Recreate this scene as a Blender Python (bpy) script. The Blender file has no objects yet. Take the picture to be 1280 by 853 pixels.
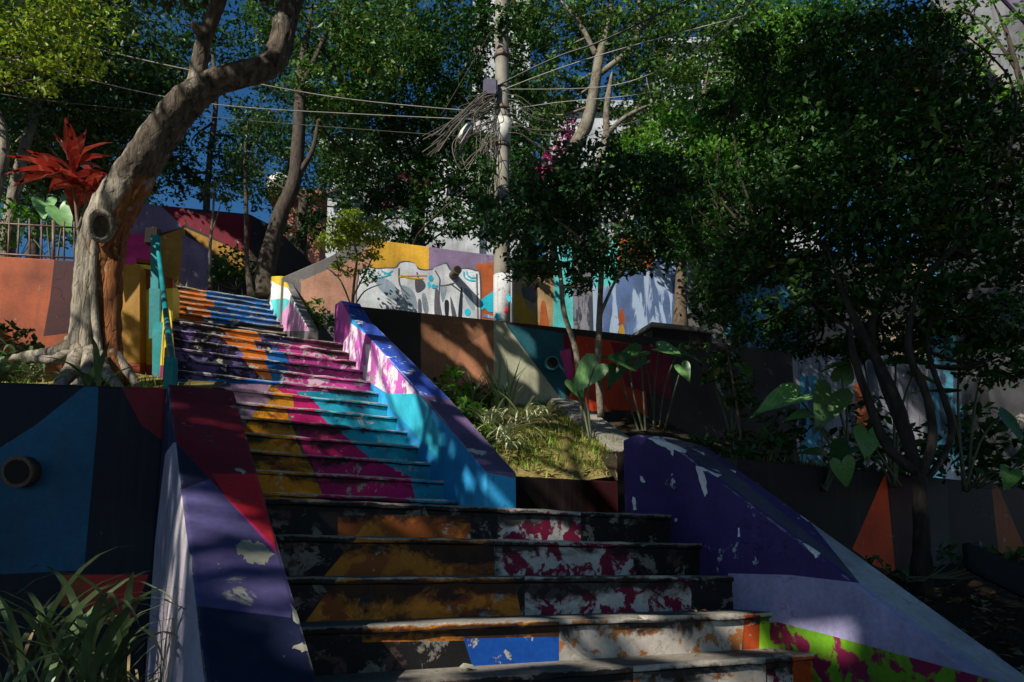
import bpy, bmesh, math, random
import numpy as np
from mathutils import Vector, Matrix
R = math.radians
rng = random.Random(7)
SC = bpy.context.scene
COL = SC.collection

# ------------------------------------------------------------------ camera, sky, sun, exposure
F, PITCH, YH, EYE = 955.0, R(9), 716.0, 1.446          # focal length in photo pixels (1280 wide), horizon row
PYC = YH - F * math.tan(PITCH)
CP, SP = math.cos(PITCH), math.sin(PITCH)
CAMP = Vector((0, 0, EYE))
cd = bpy.data.cameras.new('camera'); cam = bpy.data.objects.new('camera', cd); COL.objects.link(cam)
cam.location = CAMP; cam.rotation_euler = (R(90) + PITCH, 0, 0)
cd.sensor_width = 36; cd.lens = 36 * F / 1280
cd.shift_y = (PYC - 426.5) / 1280; cd.clip_end = 600; cd.clip_start = 0.05
SC.camera = cam

SUN_H = (0.60, 0.80)                                     # horizontal travel of the light
SUN_EL = R(37)
SUN_T = Vector((SUN_H[0] * math.cos(SUN_EL), SUN_H[1] * math.cos(SUN_EL), -math.sin(SUN_EL)))
TO_SUN = -SUN_T
world = bpy.data.worlds.new('World'); SC.world = world; world.use_nodes = True
wn = world.node_tree.nodes; wl = world.node_tree.links; wn.clear()
sky = wn.new('ShaderNodeTexSky'); sky.sky_type = 'NISHITA'; sky.sun_disc = False
sky.sun_elevation = SUN_EL; sky.sun_rotation = math.atan2(TO_SUN.x, TO_SUN.y)
sky.air_density = 1.0; sky.dust_density = 0.0; sky.ozone_density = 1.0; sky.altitude = 1500
bg = wn.new('ShaderNodeBackground'); bg.inputs[1].default_value = 0.075
wo = wn.new('ShaderNodeOutputWorld'); hs_ = wn.new('ShaderNodeHueSaturation'); hs_.inputs['Saturation'].default_value = 1.35; wl.new(sky.outputs[0], hs_.inputs['Color']); wl.new(hs_.outputs[0], bg.inputs[0]); wl.new(bg.outputs[0], wo.inputs[0])
sd = bpy.data.lights.new('sun', 'SUN'); sun = bpy.data.objects.new('sun', sd); COL.objects.link(sun)
sd.energy = 5.0; sd.angle = R(0.5); sd.color = (1.0, 0.93, 0.82)
sun.rotation_euler = SUN_T.to_track_quat('-Z', 'Y').to_euler(); sun.location = (-8, -8, 14)
SC.view_settings.view_transform = 'Standard'; SC.view_settings.look = 'None'
SC.view_settings.exposure = 0.34; SC.view_settings.gamma = 1; SC.view_settings.use_curve_mapping = False

# ------------------------------------------------------------------ points
TH = R(27.3); TC, TS = math.cos(TH), math.sin(TH)        # the stairs climb away to the left
UD = Vector((TC, TS, 0)); VD = Vector((-TS, TC, 0))

def ray(px, py):
    a = (px - 640) / F; b = (PYC - py) / F
    return Vector((a, CP - b * SP, SP + b * CP))
def P(px, py, Y):
    r = ray(px, py); return CAMP + r * (Y / r.y)
def U(u, v, z):                                          # stair axes, z measured from eye height
    return Vector((u * TC - v * TS, u * TS + v * TC, z + EYE))
def onplane(px, py, p0, n):
    r = ray(px, py); return CAMP + r * ((p0 - CAMP).dot(n) / r.dot(n))
def onu(px, py, u): return onplane(px, py, U(u, 0, 0), UD)
def onv(px, py, v): return onplane(px, py, U(0, v, 0), VD)
def proj(p):
    q = p - CAMP; d = q.y * CP + q.z * SP
    if d < 1e-4: d = 1e-4
    return (640 + F * q.x / d, PYC - F * (-q.y * SP + q.z * CP) / d)

# ------------------------------------------------------------------ node materials
class NT:
    def __init__(s, name):
        s.m = bpy.data.materials.new(name); s.m.use_nodes = True; s.t = s.m.node_tree; s.t.nodes.clear()
        s.out = s.t.nodes.new('ShaderNodeOutputMaterial')
    def n(s, ty, **k):
        x = s.t.nodes.new(ty)
        for a, b in k.items(): setattr(x, a, b)
        return x
    def l(s, a, b): s.t.links.new(a, b)
    def inp(s, node, i, v):
        if hasattr(v, 'links') or hasattr(v, 'is_linked'): s.l(v, node.inputs[i])
        else: node.inputs[i].default_value = v
    def noise(s, co, scale, detail=5, rough=.55, dist=0):
        x = s.n('ShaderNodeTexNoise'); s.l(co, x.inputs['Vector'])
        x.inputs['Scale'].default_value = scale; x.inputs['Detail'].default_value = detail
        x.inputs['Roughness'].default_value = rough; x.inputs['Distortion'].default_value = dist
        return x.outputs['Fac']
    def ramp(s, v, a, b):
        x = s.n('ShaderNodeMapRange'); x.clamp = True; s.l(v, x.inputs[0])
        x.inputs[1].default_value = a; x.inputs[2].default_value = b; return x.outputs[0]
    def math(s, op, a, b=0.0):
        x = s.n('ShaderNodeMath', operation=op); s.inp(x, 0, a); s.inp(x, 1, b); return x.outputs[0]
    def mix(s, f, a, b, mode='MIX'):
        x = s.n('ShaderNodeMix', data_type='RGBA', blend_type=mode)
        s.inp(x, 0, f); s.inp(x, 6, a); s.inp(x, 7, b); return x.outputs[2]
    def co(s, sc=(1, 1, 1)):
        x = s.n('ShaderNodeTexCoord'); y = s.n('ShaderNodeMapping'); y.inputs['Scale'].default_value = sc
        oi = s.n('ShaderNodeObjectInfo'); m_ = s.n('ShaderNodeMath', operation='MULTIPLY'); s.l(oi.outputs['Random'], m_.inputs[0]); m_.inputs[1].default_value = 37
        ad = s.n('ShaderNodeVectorMath', operation='ADD'); s.l(x.outputs['Object'], ad.inputs[0]); s.l(m_.outputs[0], ad.inputs[1])   # every object has its own wear
        s.l(ad.outputs[0], y.inputs[0]); return y.outputs[0]
    def bsdf(s, col, rough, bump=None, bs=.3, bd=.01, spec=.4, metal=0):
        b = s.n('ShaderNodeBsdfPrincipled'); s.inp(b, 'Base Color', col); s.inp(b, 'Roughness', rough)
        b.inputs['Specular IOR Level'].default_value = spec; b.inputs['Metallic'].default_value = metal
        if bump is not None:
            x = s.n('ShaderNodeBump'); x.inputs['Strength'].default_value = bs; x.inputs['Distance'].default_value = bd
            s.l(bump, x.inputs['Height']); s.l(x.outputs[0], b.inputs['Normal'])
        s.l(b.outputs[0], s.out.inputs[0]); return b
def c4(c): return (c[0], c[1], c[2], 1.0)
def hex3(h):
    v = [int(h[i:i + 2], 16) / 255 for i in (0, 2, 4)]
    return tuple(x / 12.92 if x <= .04045 else ((x + .055) / 1.055) ** 2.4 for x in v)

CONC = (.27, .25, .22)
def paint_mat(name, col, under=CONC, wear=.30, scale=5, edge=0, rough=.55, mold=0, streak=0, tone=.45, second=None, sw=.5, sscale=4, sco=(1, 1, 1), lip=0, moldz=0, crack=0):
    """wall paint: tone variation, a second coat showing where it peels, chips down to concrete, mould"""
    t = NT(name); co = t.co()
    n1 = t.noise(co, 1.7, 6); n2 = t.noise(co, 38, 4, .7)
    base = t.mix(t.ramp(n1, .3, .7), c4([x * (1 - tone) for x in col]), c4([min(1, x * (1 + tone * .6)) for x in col]))
    base = t.mix(t.ramp(n2, .4, .8), base, t.mix(1.0, base, c4((1.35, 1.33, 1.28)), 'MULTIPLY'))
    if second:
        n5 = t.noise(t.co(sco), sscale, 9, .62, .4)
        base = t.mix(t.ramp(n5, sw - .02, sw + .02), base, c4(second))
    nw = t.noise(co, scale, 11, .68, .3)
    th = .79 - wear * .55; mask = t.ramp(nw, th, th + .025)
    cx = None
    if lip:                                             # worn nosing: paint gone near the step's front edge
        sx = t.n('ShaderNodeSeparateXYZ'); tc = t.n('ShaderNodeTexCoord'); t.l(tc.outputs['Object'], sx.inputs[0])
        g = t.ramp(sx.outputs[2], -.034, -.002)
        g = t.math('ADD', t.math('MULTIPLY', g, lip), t.noise(co, 11, 9, .75))
        mask = t.math('MAXIMUM', mask, t.ramp(g, .88, .95))
    if edge:
        bv = t.n('ShaderNodeBevel', samples=4); bv.inputs[0].default_value = .02
        ge = t.n('ShaderNodeNewGeometry')
        dt = t.n('ShaderNodeVectorMath', operation='DOT_PRODUCT'); t.l(bv.outputs[0], dt.inputs[0]); t.l(ge.outputs['Normal'], dt.inputs[1])
        e = t.ramp(dt.outputs['Value'], .995, .85)
        e = t.math('ADD', t.math('MULTIPLY', e, edge), t.noise(co, 7, 10, .7))
        mask = t.math('MAXIMUM', mask, t.ramp(e, .84, .88))
    un = t.mix(t.ramp(n2, .3, .7), c4([x * .65 for x in under]), c4([min(1, x * 1.25) for x in under]))
    colr = t.mix(mask, base, un)
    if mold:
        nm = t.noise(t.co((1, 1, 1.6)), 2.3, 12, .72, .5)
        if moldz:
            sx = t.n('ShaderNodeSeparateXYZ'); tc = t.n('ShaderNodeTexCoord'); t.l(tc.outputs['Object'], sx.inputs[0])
            nm = t.math('ADD', nm, t.math('MULTIPLY', t.math('MULTIPLY', t.ramp(sx.outputs[2], -.13, -.035), t.ramp(sx.outputs[2], -.008, -.03)), moldz))  # band under the nosing: mould and the lip's shade, both in the colour
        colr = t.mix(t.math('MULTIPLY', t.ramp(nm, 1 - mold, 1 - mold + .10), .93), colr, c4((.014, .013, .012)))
    if streak:
        ns = t.noise(t.co((7, 7, .5)), 1.6, 5, .6)
        colr = t.mix(t.math('MULTIPLY', t.ramp(ns, .52, .72), streak), colr, c4((.05, .045, .04)))
    h = t.math('SUBTRACT', t.math('MULTIPLY', n2, .35), t.math('MULTIPLY', mask, .5))
    if crack:
        vo = t.n('ShaderNodeTexVoronoi', feature='DISTANCE_TO_EDGE'); vo.inputs['Scale'].default_value = .9
        wv = t.n('ShaderNodeVectorMath', operation='ADD'); nz = t.n('ShaderNodeTexNoise'); t.l(co, nz.inputs['Vector']); nz.inputs['Scale'].default_value = 3; nz.inputs['Detail'].default_value = 6
        t.l(co, wv.inputs[0]); t.l(nz.outputs['Color'], wv.inputs[1]); t.l(wv.outputs[0], vo.inputs['Vector'])
        cr = t.math('MULTIPLY', t.ramp(vo.outputs['Distance'], .006, .001), t.ramp(n1, .55, .61))
        colr = t.mix(t.math('MULTIPLY', cr, crack), colr, c4((.02, .018, .016)))
        pl = t.noise(co, 9, 4, .6); h = t.math('ADD', t.math('SUBTRACT', h, cr), t.math('MULTIPLY', pl, .8))
    t.bsdf(colr, t.math('ADD', t.math('MULTIPLY', mask, .3), rough), h, .45, .006, .14)
    return t.m

def leaf_mat(name, col, var=.55, trans=.25, rough=.45, hue=.03, dead=None, df=.06):
    t = NT(name); g = t.n('ShaderNodeNewGeometry'); rnd = g.outputs['Random Per Island']
    hsv = t.n('ShaderNodeHueSaturation'); hsv.inputs['Color'].default_value = c4(col)
    t.l(t.math('ADD', t.math('MULTIPLY', rnd, hue * 2), .5 - hue), hsv.inputs['Hue'])
    wn_ = t.n('ShaderNodeTexWhiteNoise', noise_dimensions='1D'); t.l(rnd, wn_.inputs['W'])
    t.l(t.math('ADD', t.math('MULTIPLY', wn_.outputs['Value'], 2 * var), 1 - var), hsv.inputs['Value'])
    c = hsv.outputs[0]
    if dead:
        w2 = t.n('ShaderNodeTexWhiteNoise', noise_dimensions='1D'); t.l(t.math('ADD', rnd, 3.7), w2.inputs['W'])
        c = t.mix(t.ramp(w2.outputs['Value'], 1 - df - .01, 1 - df), c, c4(dead))
    b = t.n('ShaderNodeBsdfPrincipled'); t.l(c, b.inputs['Base Color']); b.inputs['Roughness'].default_value = rough
    b.inputs['Specular IOR Level'].default_value = .3
    tr = t.n('ShaderNodeBsdfTranslucent'); t.l(t.mix(.5, c, t.mix(1.0, c, (1.0, 1.3, .35, 1), 'MULTIPLY')), tr.inputs[0])
    mx = t.n('ShaderNodeMixShader'); mx.inputs[0].default_value = trans
    t.l(b.outputs[0], mx.inputs[1]); t.l(tr.outputs[0], mx.inputs[2]); t.l(mx.outputs[0], t.out.inputs[0])
    return t.m

def bark_mat(name, a, b, sc=6, stretch=.25, bump=.5, blotch=None):
    t = NT(name); co = t.co((1, 1, stretch)); n = t.noise(co, sc * 3, 9, .7, .6); n2 = t.noise(t.co(), 2.5, 6)
    c = t.mix(t.ramp(n, .35, .65), c4(a), c4(b))
    if blotch: c = t.mix(t.ramp(n2, .52, .6), c, c4(blotch))
    t.bsdf(c, .85, n, bump, .03, .2); return t.m
def plain_mat(name, col, rough=.6, metal=0, var=.25, sc=9, spec=.4, bs=.2):
    t = NT(name); co = t.co(); n = t.noise(co, sc, 8, .65)
    t.bsdf(t.mix(t.ramp(n, .3, .7), c4([x * (1 - var) for x in col]), c4([x * (1 + var) for x in col])), rough, n, bs, .006, spec, metal)
    return t.m
def soil_mat(name, a, b, c, sc=14):
    t = NT(name); co = t.co(); n = t.noise(co, sc, 10, .75); n2 = t.noise(co, 2.2, 5)
    col = t.mix(t.ramp(n, .35, .65), c4(a), c4(b)); col = t.mix(t.ramp(n2, .5, .62), col, t.mix(.6, col, c4(c)))
    t.bsdf(col, .95, n, .8, .03, .1); return t.m

# ------------------------------------------------------------------ object helpers
def new(name, bm, mats, parent=None, M=None, smooth=False):
    me = bpy.data.meshes.new(name); bm.normal_update(); bm.to_mesh(me); bm.free()
    return link(name, me, mats, parent, M, smooth)
def link(name, me, mats, parent=None, M=None, smooth=False):
    if not isinstance(mats, (list, tuple)): mats = [mats]
    for m in mats: me.materials.append(m)
    if smooth: me.polygons.foreach_set('use_smooth', [True] * len(me.polygons))
    o = bpy.data.objects.new(name, me); COL.objects.link(o)
    if M is not None: o.matrix_world = M
    if parent is not None:
        o.parent = parent; o.matrix_parent_inverse = full(parent).inverted()
    return o
def full(o):
    return o.matrix_basis if o.parent is None else full(o.parent) @ o.matrix_parent_inverse @ o.matrix_basis
def tag(o, label=None, cat=None, group=None, kind=None):
    if label: o['label'] = label
    if cat: o['category'] = cat
    if group: o['group'] = group
    if kind: o['kind'] = kind
    return o
def thing(name, loc, label, cat, group=None):
    o = bpy.data.objects.new(name, None); COL.objects.link(o); o.location = loc; o.empty_display_size = .1
    return tag(o, label, cat, group)
def copy_thing(root, M, label, group=None):
    """a copy of a thing and its parts, moved by the world matrix M (mesh data shared)"""
    r = root.copy(); COL.objects.link(r); r.matrix_basis = M; r['label'] = label
    if group: r['group'] = group
    def kids(a, b):
        for ch in list(a.children):
            c = ch.copy(); COL.objects.link(c); c.parent = b; kids(ch, c)
    kids(root, r); return r

def prism(bm, pts, ext, mi=0):
    """solid with front polygon pts and thickness vector ext"""
    a = [bm.verts.new(p) for p in pts]; b = [bm.verts.new(Vector(p) + ext) for p in pts]; n = len(pts)
    fs = [bm.faces.new(a), bm.faces.new(b[::-1])]
    for i in range(n): fs.append(bm.faces.new((a[i], b[i], b[(i + 1) % n], a[(i + 1) % n])))
    for f in fs: f.material_index = mi
    bmesh.ops.recalc_face_normals(bm, faces=fs); return fs
def box(bm, lo, hi, M=None, mi=0):
    x0, y0, z0 = lo; x1, y1, z1 = hi
    pts = [Vector(p) for p in ((x0, y0, z0), (x1, y0, z0), (x1, y0, z1), (x0, y0, z1))]
    fs = prism(bm, pts, Vector((0, y1 - y0, 0)), mi)
    if M is not None: bmesh.ops.transform(bm, matrix=M, verts=list({v for f in fs for v in f.verts}))
    return fs
def tube(bm, pts, rad, sides=8, lump=0.0, mi=0, seed=0, cap=True):
    r_ = random.Random(seed); pts = [Vector(p) for p in pts]; rings = []
    if not isinstance(rad, (list, tuple)): rad = [rad] * len(pts)
    up = None
    for i, p in enumerate(pts):
        d = (pts[min(i + 1, len(pts) - 1)] - pts[max(i - 1, 0)]).normalized()
        if up is None: up = d.orthogonal().normalized()
        up = (up - d * up.dot(d)); up = up.normalized() if up.length > 1e-5 else d.orthogonal().normalized()
        w = d.cross(up); ring = []
        for k in range(sides):
            a = 2 * math.pi * k / sides; q = rad[i] * (1 + lump * (r_.random() - .5))
            ring.append(bm.verts.new(p + up * math.cos(a) * q + w * math.sin(a) * q))
        rings.append(ring)
    for a, b in zip(rings, rings[1:]):
        for k in range(sides):
            f = bm.faces.new((a[k], a[(k + 1) % sides], b[(k + 1) % sides], b[k])); f.material_index = mi; f.smooth = True
    if cap and sides > 2:
        bm.faces.new(rings[0][::-1]).material_index = mi; bm.faces.new(rings[-1]).material_index = mi
    return rings
def smooth_path(pts, k=4):
    """Catmull-Rom through points (any dimension)"""
    pts = [Vector(p) for p in pts]; out = []
    for i in range(len(pts) - 1):
        a, b, c, d = pts[max(i - 1, 0)], pts[i], pts[i + 1], pts[min(i + 2, len(pts) - 1)]
        for j in range(k):
            t = j / k
            out.append(.5 * ((2 * b) + (c - a) * t + (2 * a - 5 * b + 4 * c - d) * t * t + (3 * b - a - 3 * c + d) * t ** 3))
    out.append(pts[-1]); return out
def lerpl(l, n):
    return [l[min(int(x), len(l) - 2)] * (1 - (x - min(int(x), len(l) - 2))) + l[min(int(x), len(l) - 2) + 1] * (x - min(int(x), len(l) - 2)) for x in np.linspace(0, len(l) - 1, n)]

# ------------------------------------------------------------------ painting: cut faces along the edges of paint fields
def inpoly(x, y, poly):
    c = False; j = len(poly) - 1
    for i in range(len(poly)):
        xi, yi = poly[i]; xj, yj = poly[j]
        if (yi > y) != (yj > y) and x < (xj - xi) * (y - yi) / (yj - yi) + xi: c = not c
        j = i
    return c
def paint(bm, fields, mats, M=None, ok=None):
    """fields: list of (polygon of sight lines, material). Faces turned to the street are cut along the
    field's outline and get the material; mats is the object's growing slot list."""
    M = M or Matrix(); Mi = M.inverted(); cl = Mi @ CAMP
    for poly, mat in fields:
        if mat not in mats: mats.append(mat)
        mi = mats.index(mat)
        x0, x1 = min(p[0] for p in poly), max(p[0] for p in poly); y0, y1 = min(p[1] for p in poly), max(p[1] for p in poly)
        def cand():
            r = []
            bm.normal_update()
            for f in bm.faces:
                if (cl - f.calc_center_median()).dot(f.normal) <= 1e-5: continue
                if ok and not ok(f): continue
                q = [proj(M @ v.co) for v in f.verts]
                if max(a[0] for a in q) < x0 or min(a[0] for a in q) > x1 or max(a[1] for a in q) < y0 or min(a[1] for a in q) > y1: continue
                r.append(f)
            return r
        for i in range(len(poly)):
            a, b = poly[i], poly[(i + 1) % len(poly)]
            n = ray(*a).cross(ray(*b))
            if n.length < 1e-9: continue
            fs = cand()
            if not fs: break
            es = {e for f in fs for e in f.edges}; vs = {v for f in fs for v in f.verts}
            bmesh.ops.bisect_plane(bm, geom=fs + list(es) + list(vs), plane_co=cl, plane_no=(Mi.to_3x3() @ n).normalized(), dist=1e-5)
        for f in cand():
            cxy = proj(M @ f.calc_center_median())
            if inpoly(cxy[0], cxy[1], poly): f.material_index = mi
def ragged(poly, amp, n, seed):
    """roughen the outline of a peeled patch"""
    g = random.Random(seed); out = []
    for i in range(len(poly)):
        a, b = poly[i], poly[(i + 1) % len(poly)]
        for j in range(n): t = j / n; out.append((a[0] + (b[0] - a[0]) * t + g.uniform(-amp, amp), a[1] + (b[1] - a[1]) * t + g.uniform(-amp, amp)))
    return out
def wall(name, front, ext, base, fields=(), parent=None, bev=0.0):
    bm = bmesh.new(); prism(bm, front, ext)
    if bev: bmesh.ops.bevel(bm, geom=list(bm.edges), offset=bev, segments=2, affect='EDGES', profile=.6)
    mats = [base]; paint(bm, fields, mats); return new(name, bm, mats, parent)
def sheet(name, outline, p0, n, off, mat, parent, closed=True, k=4, smooth=True):
    """flat painted shape on a wall plane, a few mm proud of it; outline given as sight lines"""
    pts = [onplane(x, y, p0, n) for x, y in outline]
    if smooth:
        q = smooth_path(pts[-1:] + pts + pts[:2], k); q = q[k:-k - 1] if len(q) > 3 * k else q; pts = q
    bm = bmesh.new(); vs = [bm.verts.new(p + n * off) for p in pts]
    f = bm.faces.new(vs); f.normal_update()
    if f.normal.dot(n) < 0: f.normal_flip()
    bmesh.ops.triangulate(bm, faces=[f]); return new(name, bm, mat, parent)
def stroke(bm, outline, w, p0, n, off):
    """a painted line: ribbon along sight lines on the wall plane, width in metres"""
    pts = [onplane(p.x, p.y, p0, n) + n * off for p in smooth_path([Vector((a, b, 0)) for a, b in outline], 4)]
    prev = None
    for i, p in enumerate(pts):
        d = (pts[min(i + 1, len(pts) - 1)] - pts[max(i - 1, 0)]).normalized(); s = d.cross(n) * w / 2
        cur = (bm.verts.new(p + s), bm.verts.new(p - s))
        if prev: bm.faces.new((prev[0], prev[1], cur[1], cur[0]))
        prev = cur

# ------------------------------------------------------------------ leaves and blades
def tris_mesh(name, V, T):
    me = bpy.data.meshes.new(name); me.vertices.add(len(V)); me.vertices.foreach_set('co', np.ascontiguousarray(V, dtype=np.float32).ravel())
    n = len(T); me.loops.add(n * 3); me.loops.foreach_set('vertex_index', np.ascontiguousarray(T, dtype=np.int32).ravel())
    me.polygons.add(n); me.polygons.foreach_set('loop_start', np.arange(0, n * 3, 3, dtype=np.int32)); me.update(calc_edges=True); return me
def nrm(a): return a / np.maximum(np.linalg.norm(a, axis=1, keepdims=True), 1e-9)
LIT = []                                                 # gaps cut in the crowns for sun: (x, y, z, radius) of where its light reaches
def in_gap(p, margin=0.0):
    if not LIT: return np.zeros(len(p), bool)
    s = np.array(TO_SUN); m = np.zeros(len(p), bool)
    for (x, y, z, r) in LIT:
        q = p - np.array((x, y, z)); t = q @ s
        d = np.linalg.norm(q - t[:, None] * s, axis=1); m |= (t > .5) & (d < r + margin)
    return m
def leaves(name, pts, size, mat, parent=None, seed=0, aspect=.5, up=.6, droop=.25, gaps=False, sizevar=.62, axis=None):
    g = np.random.default_rng(seed); pts = np.asarray(pts, dtype=np.float64)
    if gaps: pts = pts[~in_gap(pts, size * .38)]
    n = len(pts)
    N = nrm(g.normal(size=(n, 3)) + np.array((0, 0, up * 2)))
    D = g.normal(size=(n, 3)) if axis is None else axis[:n] + g.normal(size=(n, 3)) * .35
    D[:, 2] -= droop * 2; D = nrm(D - N * np.sum(D * N, 1, keepdims=True)); W = np.cross(N, D)
    L = size * (1 + sizevar * (g.random(n) * 2 - 1)); L = L[:, None]; w = L * aspect * .5
    a = pts - D * L * .5; tip = pts + D * L * .5 - N * L * .08
    l = pts - D * L * .05 + W * w + N * w * .35; r = pts - D * L * .05 - W * w + N * w * .35
    V = np.stack([a, r, tip, l], 1).reshape(-1, 3); b = np.arange(n)[:, None] * 4
    T = np.concatenate([b + np.array([[0, 1, 2]]), b + np.array([[0, 2, 3]])], 1).reshape(-1, 3)
    return link(name, tris_mesh(name, V, T), mat, parent)
def clump_pts(clumps, dens, seed=0, shell=.45, sub=0):
    """points in leaf clumps (x,y,z, rx,ry,rz); sub > 0 gathers them on small sprays so that gaps open between"""
    g = np.random.default_rng(seed); out = []
    for (x, y, z, rx, ry, rz) in clumps:
        n = int(dens * (rx * ry * rz) ** (2 / 3)) + 4
        def rnd(m):
            d = nrm(g.normal(size=(m, 3))); r = (shell + (1 - shell) * g.random(m)) ** (1 / 1.6); return d * r[:, None]
        if sub:
            c = rnd(max(3, int(n / sub))) * (rx, ry, rz); sr = .26 * min(rx, ry, rz) + .08
            q = c[g.integers(0, len(c), n)] + nrm(g.normal(size=(n, 3))) * (g.random((n, 1)) ** .6) * sr * np.array((1.2, 1.2, .55))
        else: q = rnd(n) * (rx, ry, rz)
        out.append(q + (x, y, z))
    return np.concatenate(out)
def px_clumps(L, depth=1.0):
    """crown clumps given as (px, py, Y, radius x px, radius y px)"""
    r = []
    for (px, py, Y, ax, ay) in L:
        p = P(px, py, Y); k = (p - CAMP).length / F; r.append((p.x, p.y, p.z, ax * k, max(ax, ay) * k * depth, ay * k))
    return r
def blade_mesh(name, base, dirs, length, width, bend, mats, parent=None, seg=5, seed=0, fold=.25):
    """grass-like leaves: each a tapering bent strip; arrays base (n,3), dirs (n,3)"""
    n = len(base); base = np.asarray(base, float); D = nrm(np.asarray(dirs, float)); side = nrm(np.cross(D, (0, 0, 1.0)) + 1e-6)
    V = np.zeros((n, seg + 1, 2, 3)); p = base.copy(); d = D.copy(); st = (np.asarray(length) / seg)[:, None]
    for i in range(seg + 1):
        t = i / seg; w = np.asarray(width)[:, None] * .5 * (min(1, .55 + t * 1.6) if t < .35 else max(.03, 1 - ((t - .35) / .65) ** 1.6))
        V[:, i, 0] = p - side * w; V[:, i, 1] = p + side * w
        p = p + d * st; d = nrm(d + np.array((0, 0, -1.0)) * np.asarray(bend)[:, None] / seg)
    b = (np.arange(n) * (seg + 1) * 2)[:, None, None]; i = np.arange(seg)[None, :, None] * 2
    T = np.concatenate([b + i + np.array([0, 1, 3]), b + i + np.array([0, 3, 2])], 1).reshape(-1, 3)
    return link(name, tris_mesh(name, V.reshape(-1, 3), T), mats, parent)

# ------------------------------------------------------------------ paints and other materials
def pm(name, col, **k):
    k.setdefault('streak', .28); k.setdefault('crack', .5); return paint_mat(name, col, **k)
PURPLE = pm('paint_deep_purple', (.055, .035, .14), wear=.3, edge=.34, under=(.6, .6, .62)); DUSK = pm('paint_slate_purple', (.075, .07, .11), wear=.33, edge=.3, under=(.6, .6, .62))
LAV = pm('paint_lavender', (.34, .32, .52), wear=.2, edge=.25, streak=.15); LAVG = pm('paint_pale_grey_lilac', (.36, .38, .42), wear=.25, streak=.25)
LIME = pm('paint_lime_over_maroon', (.15, .36, .02), second=(.20, .015, .06), sw=.50, sscale=8, wear=.27, mold=.36)
NAVY = pm('paint_navy', (.016, .02, .055), wear=.31, edge=.36, under=(.3, .3, .26)); NAVYP = pm('paint_violet_navy', (.085, .075, .2), wear=.31, edge=.36, under=(.34, .33, .27))
MAROON = pm('paint_maroon', (.17, .012, .025), wear=.27, edge=.3); CRIM = pm('paint_crimson', (.55, .02, .035), wear=.27, edge=.25); HOT = pm('paint_hot_pink', (.62, .04, .22), wear=.25)
MAUVE = pm('paint_mauve_white', (.62, .55, .6), wear=.25, streak=.35); LILG = pm('paint_dusty_lilac', (.30, .29, .40), wear=.25, streak=.4)
BLACKB = pm('paint_blue_black', (.008, .011, .022), wear=.22); TEALB = pm('paint_petrol_blue', (.015, .085, .17), wear=.24); REDP = pm('paint_red', (.42, .03, .025), wear=.26)
WALLDK = pm('paint_dark_brown', (.013, .008, .008), wear=.24); WALLMR = pm('paint_dark_oxblood', (.036, .008, .010), wear=.24); ORNG = pm('paint_burnt_orange', (.66, .06, .010), wear=.26); ORWL = pm('paint_brick_orange', (.27, .062, .022), wear=.28, tone=.6); ORBR = pm('paint_orange_brown', (.24, .06, .015), wear=.28)
SLATE = pm('paint_slate', (.030, .030, .034), wear=.25)
BRN = pm('paint_earth_brown', (.26, .12, .065), wear=.28, streak=.3); BRND = pm('paint_umber', (.038, .028, .024), wear=.25, streak=.2); BRNL = pm('paint_terracotta_brown', (.36, .16, .09), wear=.25, streak=.2)
SAGE = pm('paint_sage_cream', (.40, .40, .29), wear=.25, streak=.3); TEALD = pm('paint_dark_teal', (.02, .10, .13), wear=.25); SCAR = pm('paint_scarlet', (.50, .045, .015), wear=.22); PINKS = pm('paint_pink_splash', (.55, .06, .22), wear=.35)
OCH = pm('paint_ochre', (.58, .33, .04), wear=.28, streak=.25); OCHD = pm('paint_dull_ochre', (.34, .18, .03), wear=.3, streak=.3); LILAC = pm('paint_grey_purple', (.20, .15, .25), wear=.25); RUST = pm('paint_rust', (.38, .10, .035), wear=.3)
SALM = pm('paint_salmon', (.45, .24, .17), wear=.25, streak=.2); GRAYW = pm('paint_wall_grey', (.16, .15, .15), wear=.3); WHITE = pm('paint_white', (.76, .76, .74), wear=.25, streak=.12); AQUA = pm('paint_aqua', (.10, .52, .52), wear=.25)
YEL = pm('paint_yellow', (.66, .47, .04), wear=.27, streak=.25); YELB = pm('paint_bright_yellow_edge', (.75, .65, .10), wear=.3, edge=.3); MAGE = pm('paint_magenta_base', (.32, .05, .13), wear=.3)
PKL = pm('paint_light_pink', (.62, .30, .52), wear=.3); LETW = pm('paint_letter_white', (.58, .62, .66), wear=.28, streak=.2); LETS = pm('paint_letter_shade', (.26, .33, .40), wear=.25); PBASE = pm('paint_pole_white', (.46, .47, .48), wear=.36, streak=.4); PATCHW = pm('bare_render_patch', (.40, .39, .31), wear=.4, tone=.5)
TANW = pm('paint_tan', (.42, .28, .14), wear=.3, streak=.3)
PLINE = pm('paint_print_grey', (.10, .10, .12), wear=.2); PCYAN = pm('paint_cyan_dot', (.02, .45, .60), wear=.2); PDARK = pm('paint_print_dark', (.025, .03, .045), wear=.2)
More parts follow.
